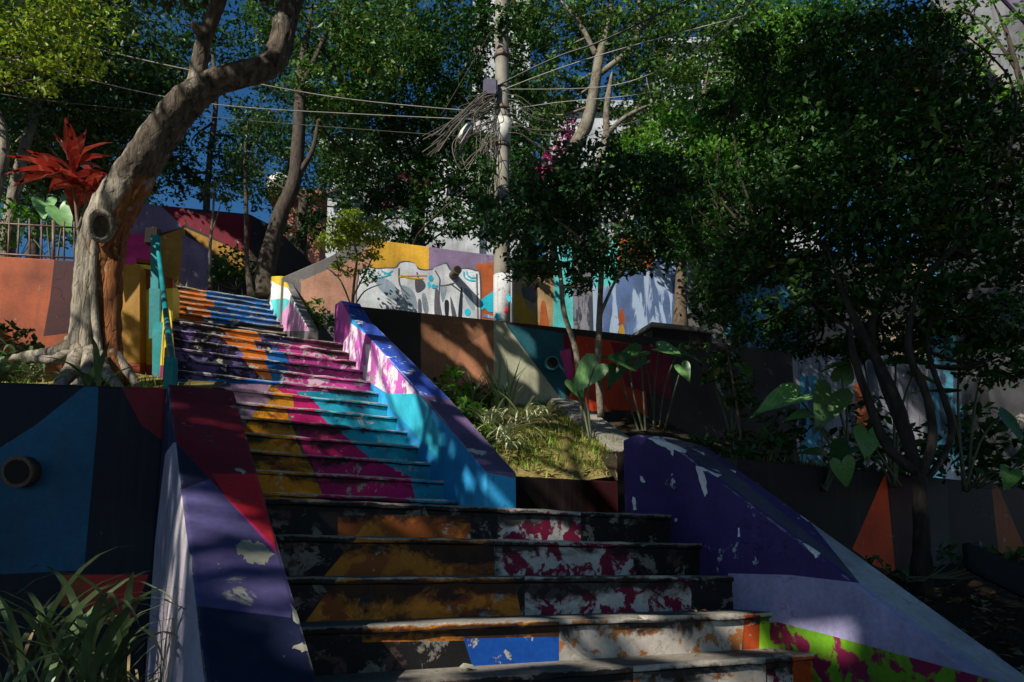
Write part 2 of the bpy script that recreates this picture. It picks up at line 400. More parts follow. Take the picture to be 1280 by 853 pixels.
# stair paints: worn nosings, mould and painted lip shade under them
def st(name, col, **k):
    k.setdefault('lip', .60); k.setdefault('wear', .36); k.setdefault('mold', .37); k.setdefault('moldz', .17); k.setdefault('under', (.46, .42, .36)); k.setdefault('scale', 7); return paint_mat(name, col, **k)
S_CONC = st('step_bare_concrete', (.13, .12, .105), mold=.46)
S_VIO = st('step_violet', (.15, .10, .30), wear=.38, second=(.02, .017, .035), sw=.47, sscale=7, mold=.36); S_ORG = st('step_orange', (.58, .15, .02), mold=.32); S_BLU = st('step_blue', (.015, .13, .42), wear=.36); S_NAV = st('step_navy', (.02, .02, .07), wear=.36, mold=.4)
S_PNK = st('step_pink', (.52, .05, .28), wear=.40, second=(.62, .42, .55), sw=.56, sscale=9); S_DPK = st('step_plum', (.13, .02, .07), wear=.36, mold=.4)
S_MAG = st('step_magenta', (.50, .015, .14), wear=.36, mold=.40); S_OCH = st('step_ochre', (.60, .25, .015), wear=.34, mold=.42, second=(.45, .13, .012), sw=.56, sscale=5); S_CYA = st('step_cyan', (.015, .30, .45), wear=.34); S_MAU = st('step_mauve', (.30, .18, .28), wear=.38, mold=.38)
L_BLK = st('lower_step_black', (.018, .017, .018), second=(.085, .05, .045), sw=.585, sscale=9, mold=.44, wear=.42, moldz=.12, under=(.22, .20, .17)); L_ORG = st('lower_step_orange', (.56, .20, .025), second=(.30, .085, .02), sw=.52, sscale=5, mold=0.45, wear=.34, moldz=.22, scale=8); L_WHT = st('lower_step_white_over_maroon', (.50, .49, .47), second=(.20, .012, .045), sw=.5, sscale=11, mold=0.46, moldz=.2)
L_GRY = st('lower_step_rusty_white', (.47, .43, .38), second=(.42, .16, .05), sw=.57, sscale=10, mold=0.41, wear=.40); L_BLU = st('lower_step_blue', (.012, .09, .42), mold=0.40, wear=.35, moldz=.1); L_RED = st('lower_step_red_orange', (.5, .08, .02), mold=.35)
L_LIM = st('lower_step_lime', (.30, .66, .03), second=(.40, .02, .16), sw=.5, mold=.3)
CYAN = pm('paint_sky_blue', (.03, .30, .62), wear=.22, edge=.3); CYN2 = pm('paint_turquoise', (.04, .46, .62), wear=.24); PKW = pm('paint_pink_worn_to_white', (.52, .12, .46), second=(.74, .66, .73), sw=.5, sscale=3.6, wear=.33, edge=.3); BLUT = pm('paint_cobalt', (.03, .08, .42), wear=.36, edge=.45, under=(.7, .72, .78)); PURT = pm('paint_dusk_purple', (.13, .09, .20), wear=.30, edge=.42, under=(.6, .6, .6)); PKH = pm('paint_orchid_pink', (.55, .10, .42), wear=.3, edge=.3)
CONCR = paint_mat('bare_concrete', (.26, .245, .215), wear=.35, mold=.36, edge=.3, streak=.3)
TEALR = pm('paint_teal_rail', (.012, .19, .21), wear=.34, under=(.16, .10, .06), scale=9, edge=.3, rough=.4)
PIPE = plain_mat('rusty_pipe', (.10, .07, .05), .8, 0, .5, 14, .3, .5); PIPEIN = plain_mat('pipe_mouth_dark', (.012, .01, .009), .95); PIPET = plain_mat('painted_teal_pipe', (.03, .17, .2), .6)
SOIL = soil_mat('bare_soil', (.05, .035, .022), (.12, .085, .05), (.05, .06, .02)); TURF = soil_mat('dry_grass_soil', (.17, .13, .05), (.30, .24, .09), (.12, .15, .03)); DSOIL = soil_mat('damp_leaf_litter', (.025, .018, .012), (.06, .042, .026), (.02, .022, .012))
PATH = soil_mat('worn_concrete_path', (.14, .13, .12), (.22, .21, .19), (.10, .10, .09), 5)

# ------------------------------------------------------------------ ground, landings, planting beds
bm = bmesh.new(); s = 260
for a, b in (((-s, -s), (s, s)),): 
    bm.faces.new([bm.verts.new((x, y, 0)) for x, y in ((a[0], a[1]), (b[0], a[1]), (b[0], b[1]), (a[0], b[1]))])
tag(new('ground', bm, PATH), kind='structure')
def terrain(name, poly_u, zf, mat, n=14, amp=.03, seed=0, base=None):
    """ground sheet over a quad (4 corner points xy), height zf(x, y), with soft lumps and skirts"""
    bm = bmesh.new(); r_ = random.Random(seed); g = []
    a, b, c, d = [Vector((p[0], p[1], 0)) for p in poly_u]
    for i in range(n + 1):
        row = []
        for j in range(n + 1):
            s_, t_ = i / n, j / n; p = (a * (1 - s_) + b * s_) * (1 - t_) + (d * (1 - s_) + c * s_) * t_
            row.append(bm.verts.new((p.x, p.y, zf(p.x, p.y) + r_.uniform(-amp, amp) * (0 if i in (0, n) or j == 0 else 1))))
        g.append(row)
    for i in range(n):
        for j in range(n): bm.faces.new((g[i][j], g[i + 1][j], g[i + 1][j + 1], g[i][j + 1])).smooth = True
    return tag(new(name, bm, mat), kind='structure')
def uvz(x, y): return x * TC + y * TS, -x * TS + y * TC
zl = lambda x, y: 2.30 + .30 * max(0, y - 3.9)
zm = lambda x, y: 2.06 + .405 * max(0, y - 5.75 - .30 * 0)
zr = lambda x, y: 2.10 + (.07 + .27 * min(1, max(0, (4.2 - x) / 2.6))) * max(0, y - 5.6)
zrf = lambda x, y: .30 + .215 * max(0, y - 1.0)
zlf = lambda x, y: .62 + .02 * y
zh = lambda x, y: 4.55 + .06 * max(0, y - 12) + (0.95 if x < -2.9 else max(0, .95 * (1 - (x + 2.9) / 1.2)) if x < -1.7 else 0)
_ba = P(425, 380, 8.62); _k = onplane(690, 498, _ba, Vector((.309, -.951, 0))); GK = [(_k.x + .25, _k.y + .1), (onv(798, 580, 5.1) + UD * .15)[:2]]
terrain('planting_bed_ground', ((-7.5, 3.75), (-1.78, 3.8), (-3.35, 9.6), (-7.5, 9.6)), zl, TURF, 18, .05, 1)
terrain('grass_bank_ground', [U(2.45, 5.05, 0)[:2], GK[1], GK[0], (-1.8, 8.75)], zm, TURF, 20, .04, 2)
terrain('shrub_bed_ground', [U(3.1, 4.3, 0)[:2], U(12, 4.3, 0)[:2], (12.5, 14.0), GK[0]], zr, DSOIL, 26, .05, 3)
terrain('verge_ground', [U(3.22, 1.0, 0)[:2], U(10, 1.0, 0)[:2], U(10, 4.3, 0)[:2], U(3.22, 4.3, 0)[:2]], zrf, DSOIL, 18, .04, 4)
terrain('foot_bed_ground', ((-5.5, .4), (-.35, .4), (-1.2, 3.75), (-5.5, 3.6)), zlf, DSOIL, 14, .04, 5)
terrain('hillside', ((-60, 11.2), (-2.0, 11.2), (-2.0, 70), (-60, 70)), lambda x, y: 5.5 + .05 * (y - 11), SOIL, 14, .05, 6)
terrain('upper_hillside', ((-2.2, 12.2), (60, 34), (60, 90), (-2.2, 90)), lambda x, y: 4.5 + .04 * (y - 12), SOIL, 14, .05, 7)

# ------------------------------------------------------------------ staircases
def step_obj(parent, u0, u1, v, z, rise, going, fields, base, seed, name='step'):
    r_ = random.Random(seed); um = (u0 + u1) / 2; M = Matrix.Translation(U(um, v, z)) @ Matrix.Rotation(TH, 4, 'Z')
    bm = bmesh.new(); n = max(10, int((u1 - u0) / .11)); rows = []
    for i in range(n + 1):
        x = u0 - um + (u1 - u0) * i / n; ch = r_.random() ** 4
        jy = r_.uniform(-.003, .005) + ch * .014; jz = -r_.random() * .004 - ch * .016
        prof = ((-.020 + jy, jz), (-.019 + jy * .5, -.028 + r_.uniform(-.005, .005)), (.002, -.036), (0, -rise - .03), (going + .05, -rise - .03), (going + .05, 0), (.03, -.001))
        rows.append([bm.verts.new((x, a, b)) for a, b in prof])
    k = len(rows[0])
    for a, b in zip(rows, rows[1:]):
        for j in range(k): bm.faces.new((a[j], a[(j + 1) % k], b[(j + 1) % k], b[j]))
    bm.faces.new(rows[0]); bm.faces.new(rows[-1][::-1]); bmesh.ops.recalc_face_normals(bm, faces=list(bm.faces))
    mats = [base]; dx = r_.uniform(-7, 7) if seed > 60 else r_.uniform(-3, 3); fields = [([(x + dx, y) for x, y in p_], m_) for p_, m_ in fields]   # hand painted: no two steps line up
    paint(bm, fields, mats, M, ok=lambda f: f.normal.y < -.5 or (f.normal.y < -.2 and f.normal.z > 0))
    return new(name, bm, mats, parent, M)
def cq(ox, oy, k, L): return [(ox + k * x, oy + k * y) for x, y in L]
Q5 = lambda *L: cq(340, 560, .5625, L)
Q4 = lambda *L: cq(180, 330, .38688, L)
Q2 = lambda *L: cq(0, 250, .32814, L)
Q3 = lambda *L: cq(0, 530, .3786, L)
QR = lambda *L: cq(760, 530, .40625, L)
QG = lambda *L: cq(460, 290, .203125, L)
Q6 = lambda *L: cq(400, 260, .39861, L)
LOWF = {
    1: [(Q5((150, 150), (445, 150), (445, 205), (150, 205)), L_ORG), (Q5((505, 120), (690, 120), (690, 215), (505, 215)), L_WHT)],
    2: [(Q5((100, 300), (185, 200), (490, 200), (492, 300)), L_ORG), (Q5((492, 200), (800, 200), (800, 300), (492, 300)), L_WHT)],
    3: [(Q5((60, 410), (150, 288), (540, 288), (565, 410)), L_ORG), (Q5((565, 280), (935, 280), (935, 400), (565, 400)), L_WHT)],
    4: [(Q5((200, 385), (640, 380), (640, 425), (200, 432)), L_ORG), (Q5((425, 424), (637, 420), (637, 520), (455, 520)), L_BLU), (Q5((637, 360), (1050, 350), (1040, 500), (637, 510)), L_GRY), (Q5((1048, 340), (1090, 340), (1085, 480), (1045, 480)), L_RED), (Q5((1085, 340), (1300, 340), (1300, 480), (1080, 480)), L_LIM)],
    5: [(Q5((1095, 450), (1155, 450), (1160, 560), (1100, 560)), L_WHT), (Q5((1155, 450), (1240, 450), (1240, 560), (1155, 560)), L_RED), (Q5((800, 470), (1095, 460), (1095, 560), (800, 560)), L_GRY)],
}
LR, LG = .179, .25
low = thing('concrete_staircase', U(1.7, 1.4, -EYE), 'wide lower flight of mouldy concrete steps with peeling orange, white and blue risers', 'staircase', 'painted stair flights')
for k in range(1, 11):
    n = 5 - k
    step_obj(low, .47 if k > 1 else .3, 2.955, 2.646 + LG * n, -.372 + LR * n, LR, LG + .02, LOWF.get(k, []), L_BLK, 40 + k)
bm = bmesh.new(); box(bm, (0, 0, -.5), (2.66, 1.25, -.004)); new('landing', bm, S_CONC, low, Matrix.Translation(U(.3, 3.92, .344)) @ Matrix.Rotation(TH, 4, 'Z'))

UPF = [
    (Q4((60, 150), (430, 150), (500, 410), (60, 410)), S_VIO),
    (Q4((430, 400), (490, 395), (605, 520), (740, 630), (860, 690), (900, 820), (560, 820), (560, 700), (470, 470)), S_MAG),
    (Q4((345, 500), (420, 390), (462, 420), (475, 520), (575, 740), (575, 830), (280, 830), (300, 560)), S_OCH),
    (Q4((470, 395), (600, 380), (830, 380), (830, 440), (1120, 860), (900, 860), (860, 690), (740, 630), (605, 520), (490, 400)), S_CYA),
    (Q4((450, 240), (640, 210), (830, 412), (480, 412), (430, 380), (470, 330)), S_PNK),
    (Q4((470, 180), (660, 200), (700, 330), (520, 262), (440, 262)), S_DPK),
    (Q4((340, 185), (500, 190), (490, 250), (400, 262)), S_NAV),
    (Q4((378, 300), (440, 270), (480, 340), (455, 400), (420, 380)), S_BLU),
    (Q4((215, 180), (345, 190), (410, 330), (430, 385), (400, 380), (300, 270)), S_ORG),
    (Q4((100, 372), (430, 372), (430, 392), (100, 392)), S_BLU),
    (Q4((240, 392), (425, 386), (350, 500), (290, 520)), S_MAU),
]
up = thing('concrete_staircase', U(1.25, 5.1, .344), 'upper flight of steps in orange, magenta, cyan and worn violet paint above the landing', 'staircase', 'painted stair flights')
for k in range(1, 14):
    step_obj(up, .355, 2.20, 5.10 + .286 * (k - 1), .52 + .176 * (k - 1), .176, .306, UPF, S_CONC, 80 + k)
bm = bmesh.new(); box(bm, (0, 0, -.5), (1.86, 1.1, -.004)); new('landing', bm, S_CONC, up, Matrix.Translation(U(.36, 8.8, 2.632)) @ Matrix.Rotation(TH, 4, 'Z'))
M = Matrix.Translation(U(.27, 4.9, 0)) @ Matrix.Rotation(TH, 4, 'Z'); bm = bmesh.new()
prism(bm, [Vector((0, v - 4.9, z)) for v, z in ((4.9, .2), (9.4, 1.2), (9.4, 3.05), (8.5, 2.72), (5.05, .60), (4.9, .5))], Vector((.083, 0, 0))); bmesh.ops.bevel(bm, geom=list(bm.edges), offset=.008, segments=2, affect='EDGES')
mats = [YEL]; paint(bm, [([(150, 458), (240, 456), (240, 530), (150, 530)], MAGE)], mats, M); new('stringer', bm, mats, up, M)
F3F = [(Q2((600, 340), (795, 340), (800, 470), (600, 470)), S_ORG), (Q2((795, 340), (1080, 340), (1080, 480), (800, 470)), S_BLU)]
top = thing('concrete_staircase', U(1.1, 9.38, 2.63), 'topmost narrow flight of steps striped orange and blue with whitish edges', 'staircase', 'painted stair flights')
for k in range(9):
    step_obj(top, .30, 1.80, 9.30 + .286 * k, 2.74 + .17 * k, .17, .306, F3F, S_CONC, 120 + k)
bm = bmesh.new(); box(bm, (-1.0, 0, -.6), (2.2, 1.6, -.004)); new('landing', bm, SOIL, top, Matrix.Translation(U(.1, 11.88, 4.1)) @ Matrix.Rotation(TH, 4, 'Z'))

# ------------------------------------------------------------------ balustrades beside the flights
def balustrade(name, u0, u1, prof, base, fields, label, group=None, taper=0.0):
    """sloping parapet between u0 and u1; prof = outline in (v, z)"""
    M = Matrix.Translation(U(u0, prof[0][0], 0)) @ Matrix.Rotation(TH, 4, 'Z'); v0 = prof[0][0]
    bm = bmesh.new(); prism(bm, [Vector((taper * (prof[1][0] - v), v - v0, z)) for v, z in prof], Vector((u1 - u0, 0, 0)))
    if taper:
        for q in bm.verts:
            if q.co.x > (u1 - u0) * .6: q.co.x = u1 - u0
    bmesh.ops.bevel(bm, geom=list(bm.edges), offset=.014, segments=2, affect='EDGES', profile=.6)
    mats = [base]; paint(bm, fields, mats, M)
    o = new(name, bm, mats, None, M); return tag(o, label, 'balustrade', group)
GB = 'painted stair balustrades'
balustrade('stair_balustrade', .17, .482, [(1.1, -EYE), (4.1, -EYE), (4.1, .915), (4.02, .915), (1.1, -.80)], NAVY, [
    (Q3((590, 220), (780, 150), (990, 430), (960, 640), (640, 600), (600, 235)), NAVYP),
    (Q3((560, -130), (780, -130), (920, 420), (905, 400), (745, 240), (580, 60)), MAROON),
    (Q3((700, 165), (850, 165), (915, 420), (905, 400), (745, 240)), CRIM),
    (Q3((700, 195), (745, 240), (905, 400), (915, 430), (760, 258)), HOT),
    (ragged(Q3((782, 400), (806, 384), (850, 392), (886, 408), (903, 432), (880, 450), (862, 468), (812, 450), (784, 428)), 2.6, 5, 3), PATCHW),
    (ragged(Q3((612, 400), (632, 440), (640, 500), (628, 500), (615, 460)), 2, 4, 4), PATCHW), (ragged(Q3((955, 590), (985, 620), (992, 660), (980, 665)), 2, 4, 5), PATCHW), (ragged(Q3((960, 740), (1000, 718), (1022, 745), (1000, 752)), 2, 4, 6), PATCHW), (ragged(Q3((775, 150), (800, 147), (815, 160), (800, 166), (790, 158)), 1.2, 3, 7), PATCHW),
    (Q3((572, 62), (582, 62), (600, 240), (640, 540), (678, 880), (455, 880), (545, 100)), LILG),
    (Q3((600, 235), (618, 400), (560, 870), (505, 870), (540, 560), (575, 320)), MAUVE),
], 'left balustrade of the lower flight, navy and maroon top with a peeled pale patch', GB, .022)
balustrade('stair_balustrade', 2.95, 3.235, [(1.1, -EYE), (4.11, -EYE), (4.11, .87), (3.95, .885), (3.62, .775), (1.1, -.89)], PURPLE, [
    (QR((150, 30), (240, 30), (1300, 900), (1200, 800), (775, 490), (240, 90)), DUSK),
    (QR((600, 275), (640, 270), (1400, 820), (1300, 870), (1200, 785), (775, 490)), LAVG),
    (QR((370, 460), (560, 465), (775, 490), (1200, 785), (1300, 870), (1100, 800), (680, 650), (520, 612), (420, 620), (360, 560)), LAV),
    (QR((420, 618), (520, 610), (680, 650), (1200, 792), (1350, 900), (600, 900), (420, 800)), LIME),
    (ragged(QR((122, 44), (150, 36), (178, 52), (245, 84), (236, 90), (204, 80), (198, 98), (186, 78), (150, 62)), 1.1, 4, 11), WHITE), (ragged(QR((270, 128), (350, 157), (340, 163), (294, 143), (308, 210), (298, 225), (284, 190)), 1.1, 4, 12), WHITE),
    (ragged(QR((400, 320), (405, 320), (406, 348), (399, 348)), .5, 2, 13), WHITE), (ragged(QR((580, 352), (655, 397), (640, 413), (612, 378)), 1.1, 4, 14), WHITE), (ragged(QR((74, 225), (83, 230), (88, 265), (76, 266)), .9, 3, 15), WHITE), (ragged(QR((98, 160), (108, 162), (114, 180), (102, 178)), .8, 3, 16), WHITE), (ragged(QR((205, 290), (213, 292), (212, 303), (204, 300)), .6, 2, 17), WHITE), (ragged(QR((375, 140), (395, 146), (392, 151)), .6, 3, 18), WHITE),
], 'right balustrade of the lower flight, deep purple over lavender with lime green foot', GB)
balustrade('stair_balustrade', 2.192, 2.43, [(4.64, .2), (9.0, .2), (9.0, 3.26), (8.72, 3.22), (8.25, 2.86), (5.88, 1.47), (4.64, .68)], CYAN, [
    (Q4((480, 100), (620, 100), (640, 170), (800, 290), (900, 420), (790, 422), (600, 300)), PKW),
    (Q4((785, 420), (900, 420), (960, 560), (960, 640), (850, 520), (800, 470)), CYN2),
    (Q4((655, 150), (640, 120), (720, 125), (760, 125), (1010, 450), (950, 425), (890, 425), (720, 230)), BLUT),
    (Q4((890, 425), (950, 425), (1010, 450), (1240, 700), (1105, 674), (985, 530)), PURT),
    (Q4((600, 120), (660, 130), (668, 220), (640, 260), (600, 240)), PKH),
], 'right balustrade of the upper flight, worn pink above sky blue', GB)
M = U(1.82, 0, 0)
fr = [onu(x, y, 1.84) for x, y in Q2((1000, 292), (1070, 290), (1175, 495), (1000, 470))]
fr = [fr[0], fr[1], fr[2], fr[2] - Vector((0, 0, .8)), fr[3] - Vector((0, 0, .8))]
tag(wall('stair_balustrade', fr, UD * .12, GRAYW, [(Q2((1000, 285), (1073, 287), (1174, 490), (1174, 500), (1000, 480)), WHITE), (Q2((1030, 380), (1090, 375), (1105, 385), (1060, 460), (1045, 440)), AQUA), (Q2((1105, 385), (1180, 500), (1040, 500), (1060, 455)), PKL), (Q2((1010, 288), (1080, 288), (1105, 340), (1050, 320)), YEL)], bev=.01),
    'small white, aqua and pink balustrade at the end of the topmost flight', 'balustrade', GB)

# ------------------------------------------------------------------ retaining walls
GW = 'painted retaining walls'
zt = 2.356
p1 = U(.17, 4.09, .91); p0 = p1 + (Vector((-2.48, 3.6, zt)) - Vector((-1.73, 3.72, zt))).normalized() * 5.0
n_l = Vector((0, 0, 1)).cross(p1 - p0).normalized(); n_l = n_l if n_l.dot(CAMP - p0) > 0 else -n_l
lw = wall('retaining_wall', [Vector((p0.x, p0.y, 0)), Vector((p1.x, p1.y, 0)), p1, p0], -n_l * .22, BLACKB, [
    (Q2((140, 855), (320, 712), (375, 712), (370, 860)) + [(105, 713), (0, 718), (0, 560)], TEALB),
    (Q2((455, 700), (640, 700), (640, 930), (540, 860)) , MAROON),
    (Q3((272, 498), (490, 498), (440, 640), (330, 660), (280, 620)), REDP), (Q3((200, 498), (272, 498), (280, 620), (200, 600)), ORBR)], bev=.012)
tag(lw, 'left retaining wall in black and petrol blue with a pipe mouth', 'wall', GW)
def pipe(parent, c, axis, r, L, mat, seed=1):
    bm = bmesh.new(); a = Vector(axis).normalized(); tube(bm, [c - a * .05, c + a * L * .5, c + a * L], [r, r * 1.02, r * 1.03], 18, .05, 0, seed)
    o = new('drain_pipe', bm, mat, parent); bm = bmesh.new(); tube(bm, [c + a * (L - .012), c + a * (L + .004)], [r * .82, r * .8], 16, .06, 0, seed); new('pipe_mouth', bm, PIPEIN, o); return o
pipe(lw, onplane(32, 590, p0, n_l), n_l + Vector((-.12, 0, -.12)), .072, .07, PIPE)
bw0 = onv(604, 593, 4.99); bw1 = onv(800, 603, 4.99)
tag(wall('retaining_wall', [Vector((bw0.x, bw0.y, 1.6)), Vector((bw1.x, bw1.y, 1.6)) + UD * .4, bw1 + UD * .4, bw0], VD * .16, WALLDK, [([(735, 600), (800, 600), (800, 650), (735, 650)], WALLMR), ([(778, 640), (788, 600), (800, 600), (800, 650)], ORNG)], bev=.012),
    'low dark wall holding the sunlit grass bank between the two right balustrades', 'wall', GW)
rw0 = onv(880, 559.5, 4.2); rw1 = onv(1290, 612, 4.2) + UD * 2.5; zt2 = EYE + .83
rw0 = U(3.1, 4.2, .84); rw1 = U(10.5, 4.2, .80)
tag(wall('retaining_wall', [rw0 - Vector((0, 0, 2.0)), rw1 - Vector((0, 0, 2.0)), rw1, rw0], VD * .2, WALLDK, [
    (QR((330, 60), (400, 60), (395, 155), (350, 100)), SLATE), (QR((752, 385), (855, 148), (885, 460), (880, 480)), ORNG), (QR((860, 140), (940, 150), (950, 520), (888, 470)), WALLMR), (QR((980, 170), (1045, 170), (1055, 520), (985, 520)), SLATE),
    (QR((1180, 190), (1200, 190), (1290, 400), (1290, 460), (1205, 420)), ORBR), (QR((1200, 190), (1300, 200), (1300, 400)), WALLMR)], bev=.012),
    'long dark retaining wall on the right with burnt orange triangles', 'wall', GW)
# brown wall climbing behind the grass bank, then scarlet
DW = Vector((.951, .309, 0)); NW = Vector((.309, -.951, 0))
ba = P(425, 380, 8.62); bb = ba + DW * 6.3; bb.z = ba.z = 4.47
def onb(x, y): return onplane(x, y, ba, NW)
bt0, bt1 = onb(430, 381), onb(990, 439)
Bf = [Vector((bt0.x, bt0.y, 2.2)), Vector((bt1.x, bt1.y, 2.0)), bt1, bt0]
br = wall('retaining_wall', Bf, -NW * .2, BRND, [
    (Q6((316, 330), (545, 355), (550, 760), (316, 760)), BRN), (Q6((440, 440), (545, 380), (550, 640), (380, 640)), BRNL), (Q6((545, 350), (582, 360), (760, 600), (830, 760), (545, 760)), SAGE), (Q6((582, 365), (770, 395), (770, 620), (760, 605)), TEALD),
    (Q6((762, 395), (810, 410), (800, 560), (770, 520)), MAROON), (Q6((805, 400), (1010, 430), (1040, 800), (830, 760), (780, 620)), SCAR), (Q6((910, 420), (1100, 440), (1100, 600), (960, 560)), MAROON), (Q6((752, 450), (785, 440), (800, 560), (775, 545)), PINKS)], bev=.012)
tag(br, 'long retaining wall behind the grass bank, brown, sage, teal and scarlet', 'wall', GW)
pipe(br, onb(688, 456), NW + Vector((-.25, 0, -.15)), .085, .22, PIPET, 4)
# concrete kerb running down the bank in front of it
k0, k1 = onb(690, 498), onv(792, 580, 5.1)
bm = bmesh.new(); w = Vector((.36, .12, 0)); kp = [k0 + Vector((-.05, -.05, 0)), k1 + Vector((.02, 0, -.02))]
prism(bm, [kp[0], kp[1], kp[1] - Vector((0, 0, .5)), kp[0] - Vector((0, 0, .5))], w); bmesh.ops.bevel(bm, geom=list(bm.edges), offset=.02, segments=2, affect='EDGES')
tag(new('concrete_kerb', bm, CONCR), 'sloping bare concrete kerb running down beside the sunlit grass', 'kerb')
# dark masonry box at the end of the scarlet wall
bx = onplane(795, 440, ba + NW * .3, NW); 
bm = bmesh.new(); q = onplane(840, 432, ba - NW * .35, NW); Mb = Matrix.Translation(q) @ Matrix.Rotation(math.atan2(DW.y, DW.x), 4, 'Z')
box(bm, (-.46, -.3, -.5), (.46, .5, .12)); bmesh.ops.bevel(bm, geom=list(bm.edges), offset=.012, segments=2, affect='EDGES')
mbx = thing('meter_box', q, 'dark capped masonry box above the scarlet end of the wall', 'masonry box'); new('body', bm, WALLDK, mbx, Mb)
bm = bmesh.new(); box(bm, (-.5, -.34, .123), (.5, .54, .19)); bmesh.ops.bevel(bm, geom=list(bm.edges), offset=.012, segments=2, affect='EDGES'); new('cap', bm, CONCR, mbx, Mb)

# ------------------------------------------------------------------ graffiti wall
ga = P(470, 300, 10.6)
def ong(x, y, off=0): return onplane(x, y, ga + NW * off, NW)
TOPL = [(352, 347), (412, 321), (445, 302), (470, 300), (612, 318.5), (700, 329), (704, 292), (905, 305), (1060, 320), (1330, 345), (1700, 385)]
front = [ong(*p) for p in TOPL]
front = [Vector((front[-1].x, front[-1].y, 1.8)), *front[::-1], Vector((front[0].x, front[0].y, 3.6))]
MUR1 = pm('mural_blue_grey', (.10, .16, .32), second=(.36, .46, .62), sw=.50, sscale=2.2, sco=(2.2, 2.2, .35), wear=.25, streak=.2); MUR2 = pm('mural_pale_slate', (.20, .20, .23), second=(.05, .06, .08), sw=.52, sscale=2.4, sco=(2, 2, .5), wear=.3, streak=.3)
MUR3 = pm('mural_petrol', (.06, .22, .32), second=(.05, .07, .11), sw=.5, sscale=2.6, sco=(1.6, 1.6, .6), wear=.25); MUR4 = pm('mural_violet', (.16, .08, .26), wear=.25); MUR5 = pm('mural_sand', (.36, .28, .20), second=(.10, .085, .07), sw=.55, sscale=2.5, wear=.3)
gw = wall('graffiti_wall', front, -NW * .22, GRAYW, [
    (Q6((-60, 230), (100, 160), (180, 95), (180, 330), (-60, 330)), SALM),
    (Q6((160, 80), (342, 110), (342, 200), (160, 190)), OCH), (Q6((342, 110), (560, 140), (560, 200), (342, 200)), LILAC),
    (Q6((490, 175), (548, 170), (548, 400), (490, 400)), RUST), (Q6((548, 130), (606, 140), (606, 400), (548, 400)), WHITE), (Q6((606, 140), (700, 150), (700, 400), (606, 400)), TANW), (Q6((608, 262), (648, 300), (678, 340), (690, 400), (606, 400)), OCH),
    (Q6((700, 150), (735, 150), (735, 420), (690, 420)), TANW), (Q6((735, 120), (790, 120), (800, 430), (730, 420)), AQUA), (Q6((790, 120), (850, 120), (860, 440), (795, 430)), MUR2),
    (Q6((850, 60), (1154, 60), (1154, 460), (860, 460)), MUR1), (ragged(Q6((935, 375), (948, 365), (964, 440), (932, 440)), 1.2, 4, 5), OCH), (ragged(Q6((938, 320), (950, 310), (958, 362), (936, 368)), 1.2, 4, 6), RUST), (Q6((940, 60), (1060, 60), (1040, 190), (930, 190)), RUST), (Q6((850, 60), (940, 60), (930, 240), (860, 250)), AQUA),
    ([(905, 280), (1000, 285), (1010, 440), (980, 470), (905, 420)], MUR3), ([(1000, 330), (1160, 330), (1160, 445), (1010, 440)], MUR5), ([(1160, 330), (1500, 340), (1500, 700), (1160, 640)], MUR3), ([(960, 440), (1160, 445), (1160, 640), (960, 640)], MUR2),
    ([(1068, 480), (1086, 480), (1100, 560), (1070, 560)], RUST), (ragged([(1238, 440), (1270, 438), (1262, 480), (1240, 500)], 4, 5, 8), OCH), (ragged([(1245, 390), (1300, 395), (1300, 430), (1250, 425)], 4, 5, 9), AQUA), (ragged([(1222, 545), (1240, 540), (1240, 590), (1225, 590)], 3, 4, 10), MUR4), ([(1000, 470), (1020, 470), (1030, 600), (1000, 600)], MUR3), ([(1250, 500), (1300, 500), (1300, 560), (1255, 570)], MUR1)], bev=.01)
tag(gw, 'tall sunlit wall covered in white bubble letter graffiti and murals behind the pole', 'wall')
W_ = lambda nm, L, off, mat: sheet(nm, QG(*L), ga, NW, off, mat, gw)
OUTL = [(-50, 480), (-60, 300), (-20, 225), (60, 232), (110, 228), (175, 225), (200, 195), (245, 188), (290, 200), (315, 236), (390, 238), (410, 220), (445, 208), (480, 200), (505, 240), (545, 238), (600, 230), (660, 245), (685, 275), (690, 545), (685, 562), (560, 540), (320, 500), (120, 475)]
W_('graffiti_outline', [(x + (8 if x > 300 else -8), y - (9 if y < 300 else -4)) for x, y in OUTL], .004, PLINE)
W_('graffiti_letters', OUTL, .008, LETW)
for L_ in ([(200, 330), (262, 352), (292, 400), (300, 478), (250, 455), (215, 400)], [(446, 345), (482, 338), (474, 400), (455, 432)], [(590, 350), (632, 372), (655, 470), (640, 480), (600, 420)], [(40, 280), (110, 290), (170, 340), (186, 430), (120, 400), (60, 340)], [(330, 390), (352, 385), (372, 470), (360, 512), (340, 480)], [(535, 250), (560, 246), (552, 300), (538, 312)]): W_('letter_shade', L_, .010, LETS)
W_('letter_counter', [(290, 290), (330, 295), (352, 325), (340, 355), (296, 372)], .012, PLINE)
W_('letter_counter', [(412, 360), (430, 365), (442, 515), (408, 505)], .012, PLINE)
W_('letter_counter', [(470, 430), (495, 430), (492, 525), (475, 522)], .012, PDARK)
W_('letter_counter', [(505, 410), (515, 420), (545, 530), (518, 528)], .012, PLINE)
W_('letter_counter', [(308, 420), (325, 425), (328, 500), (308, 495)], .012, PLINE)
W_('letter_counter', [(568, 360), (580, 360), (575, 540), (552, 540)], .012, PDARK)
for cx_, cy_, rx_, ry_ in ((386, 287, 15, 20), (374, 327, 10, 20), (403, 338, 14, 15), (424, 335, 6, 8), (611, 496, 19, 22), (600, 538, 12, 10), (636, 545, 18, 14)):
    W_('paint_dot', [(cx_ + rx_ * math.cos(a), cy_ + ry_ * math.sin(a)) for a in [i * math.pi / 4 for i in range(8)]], .012, PCYAN)
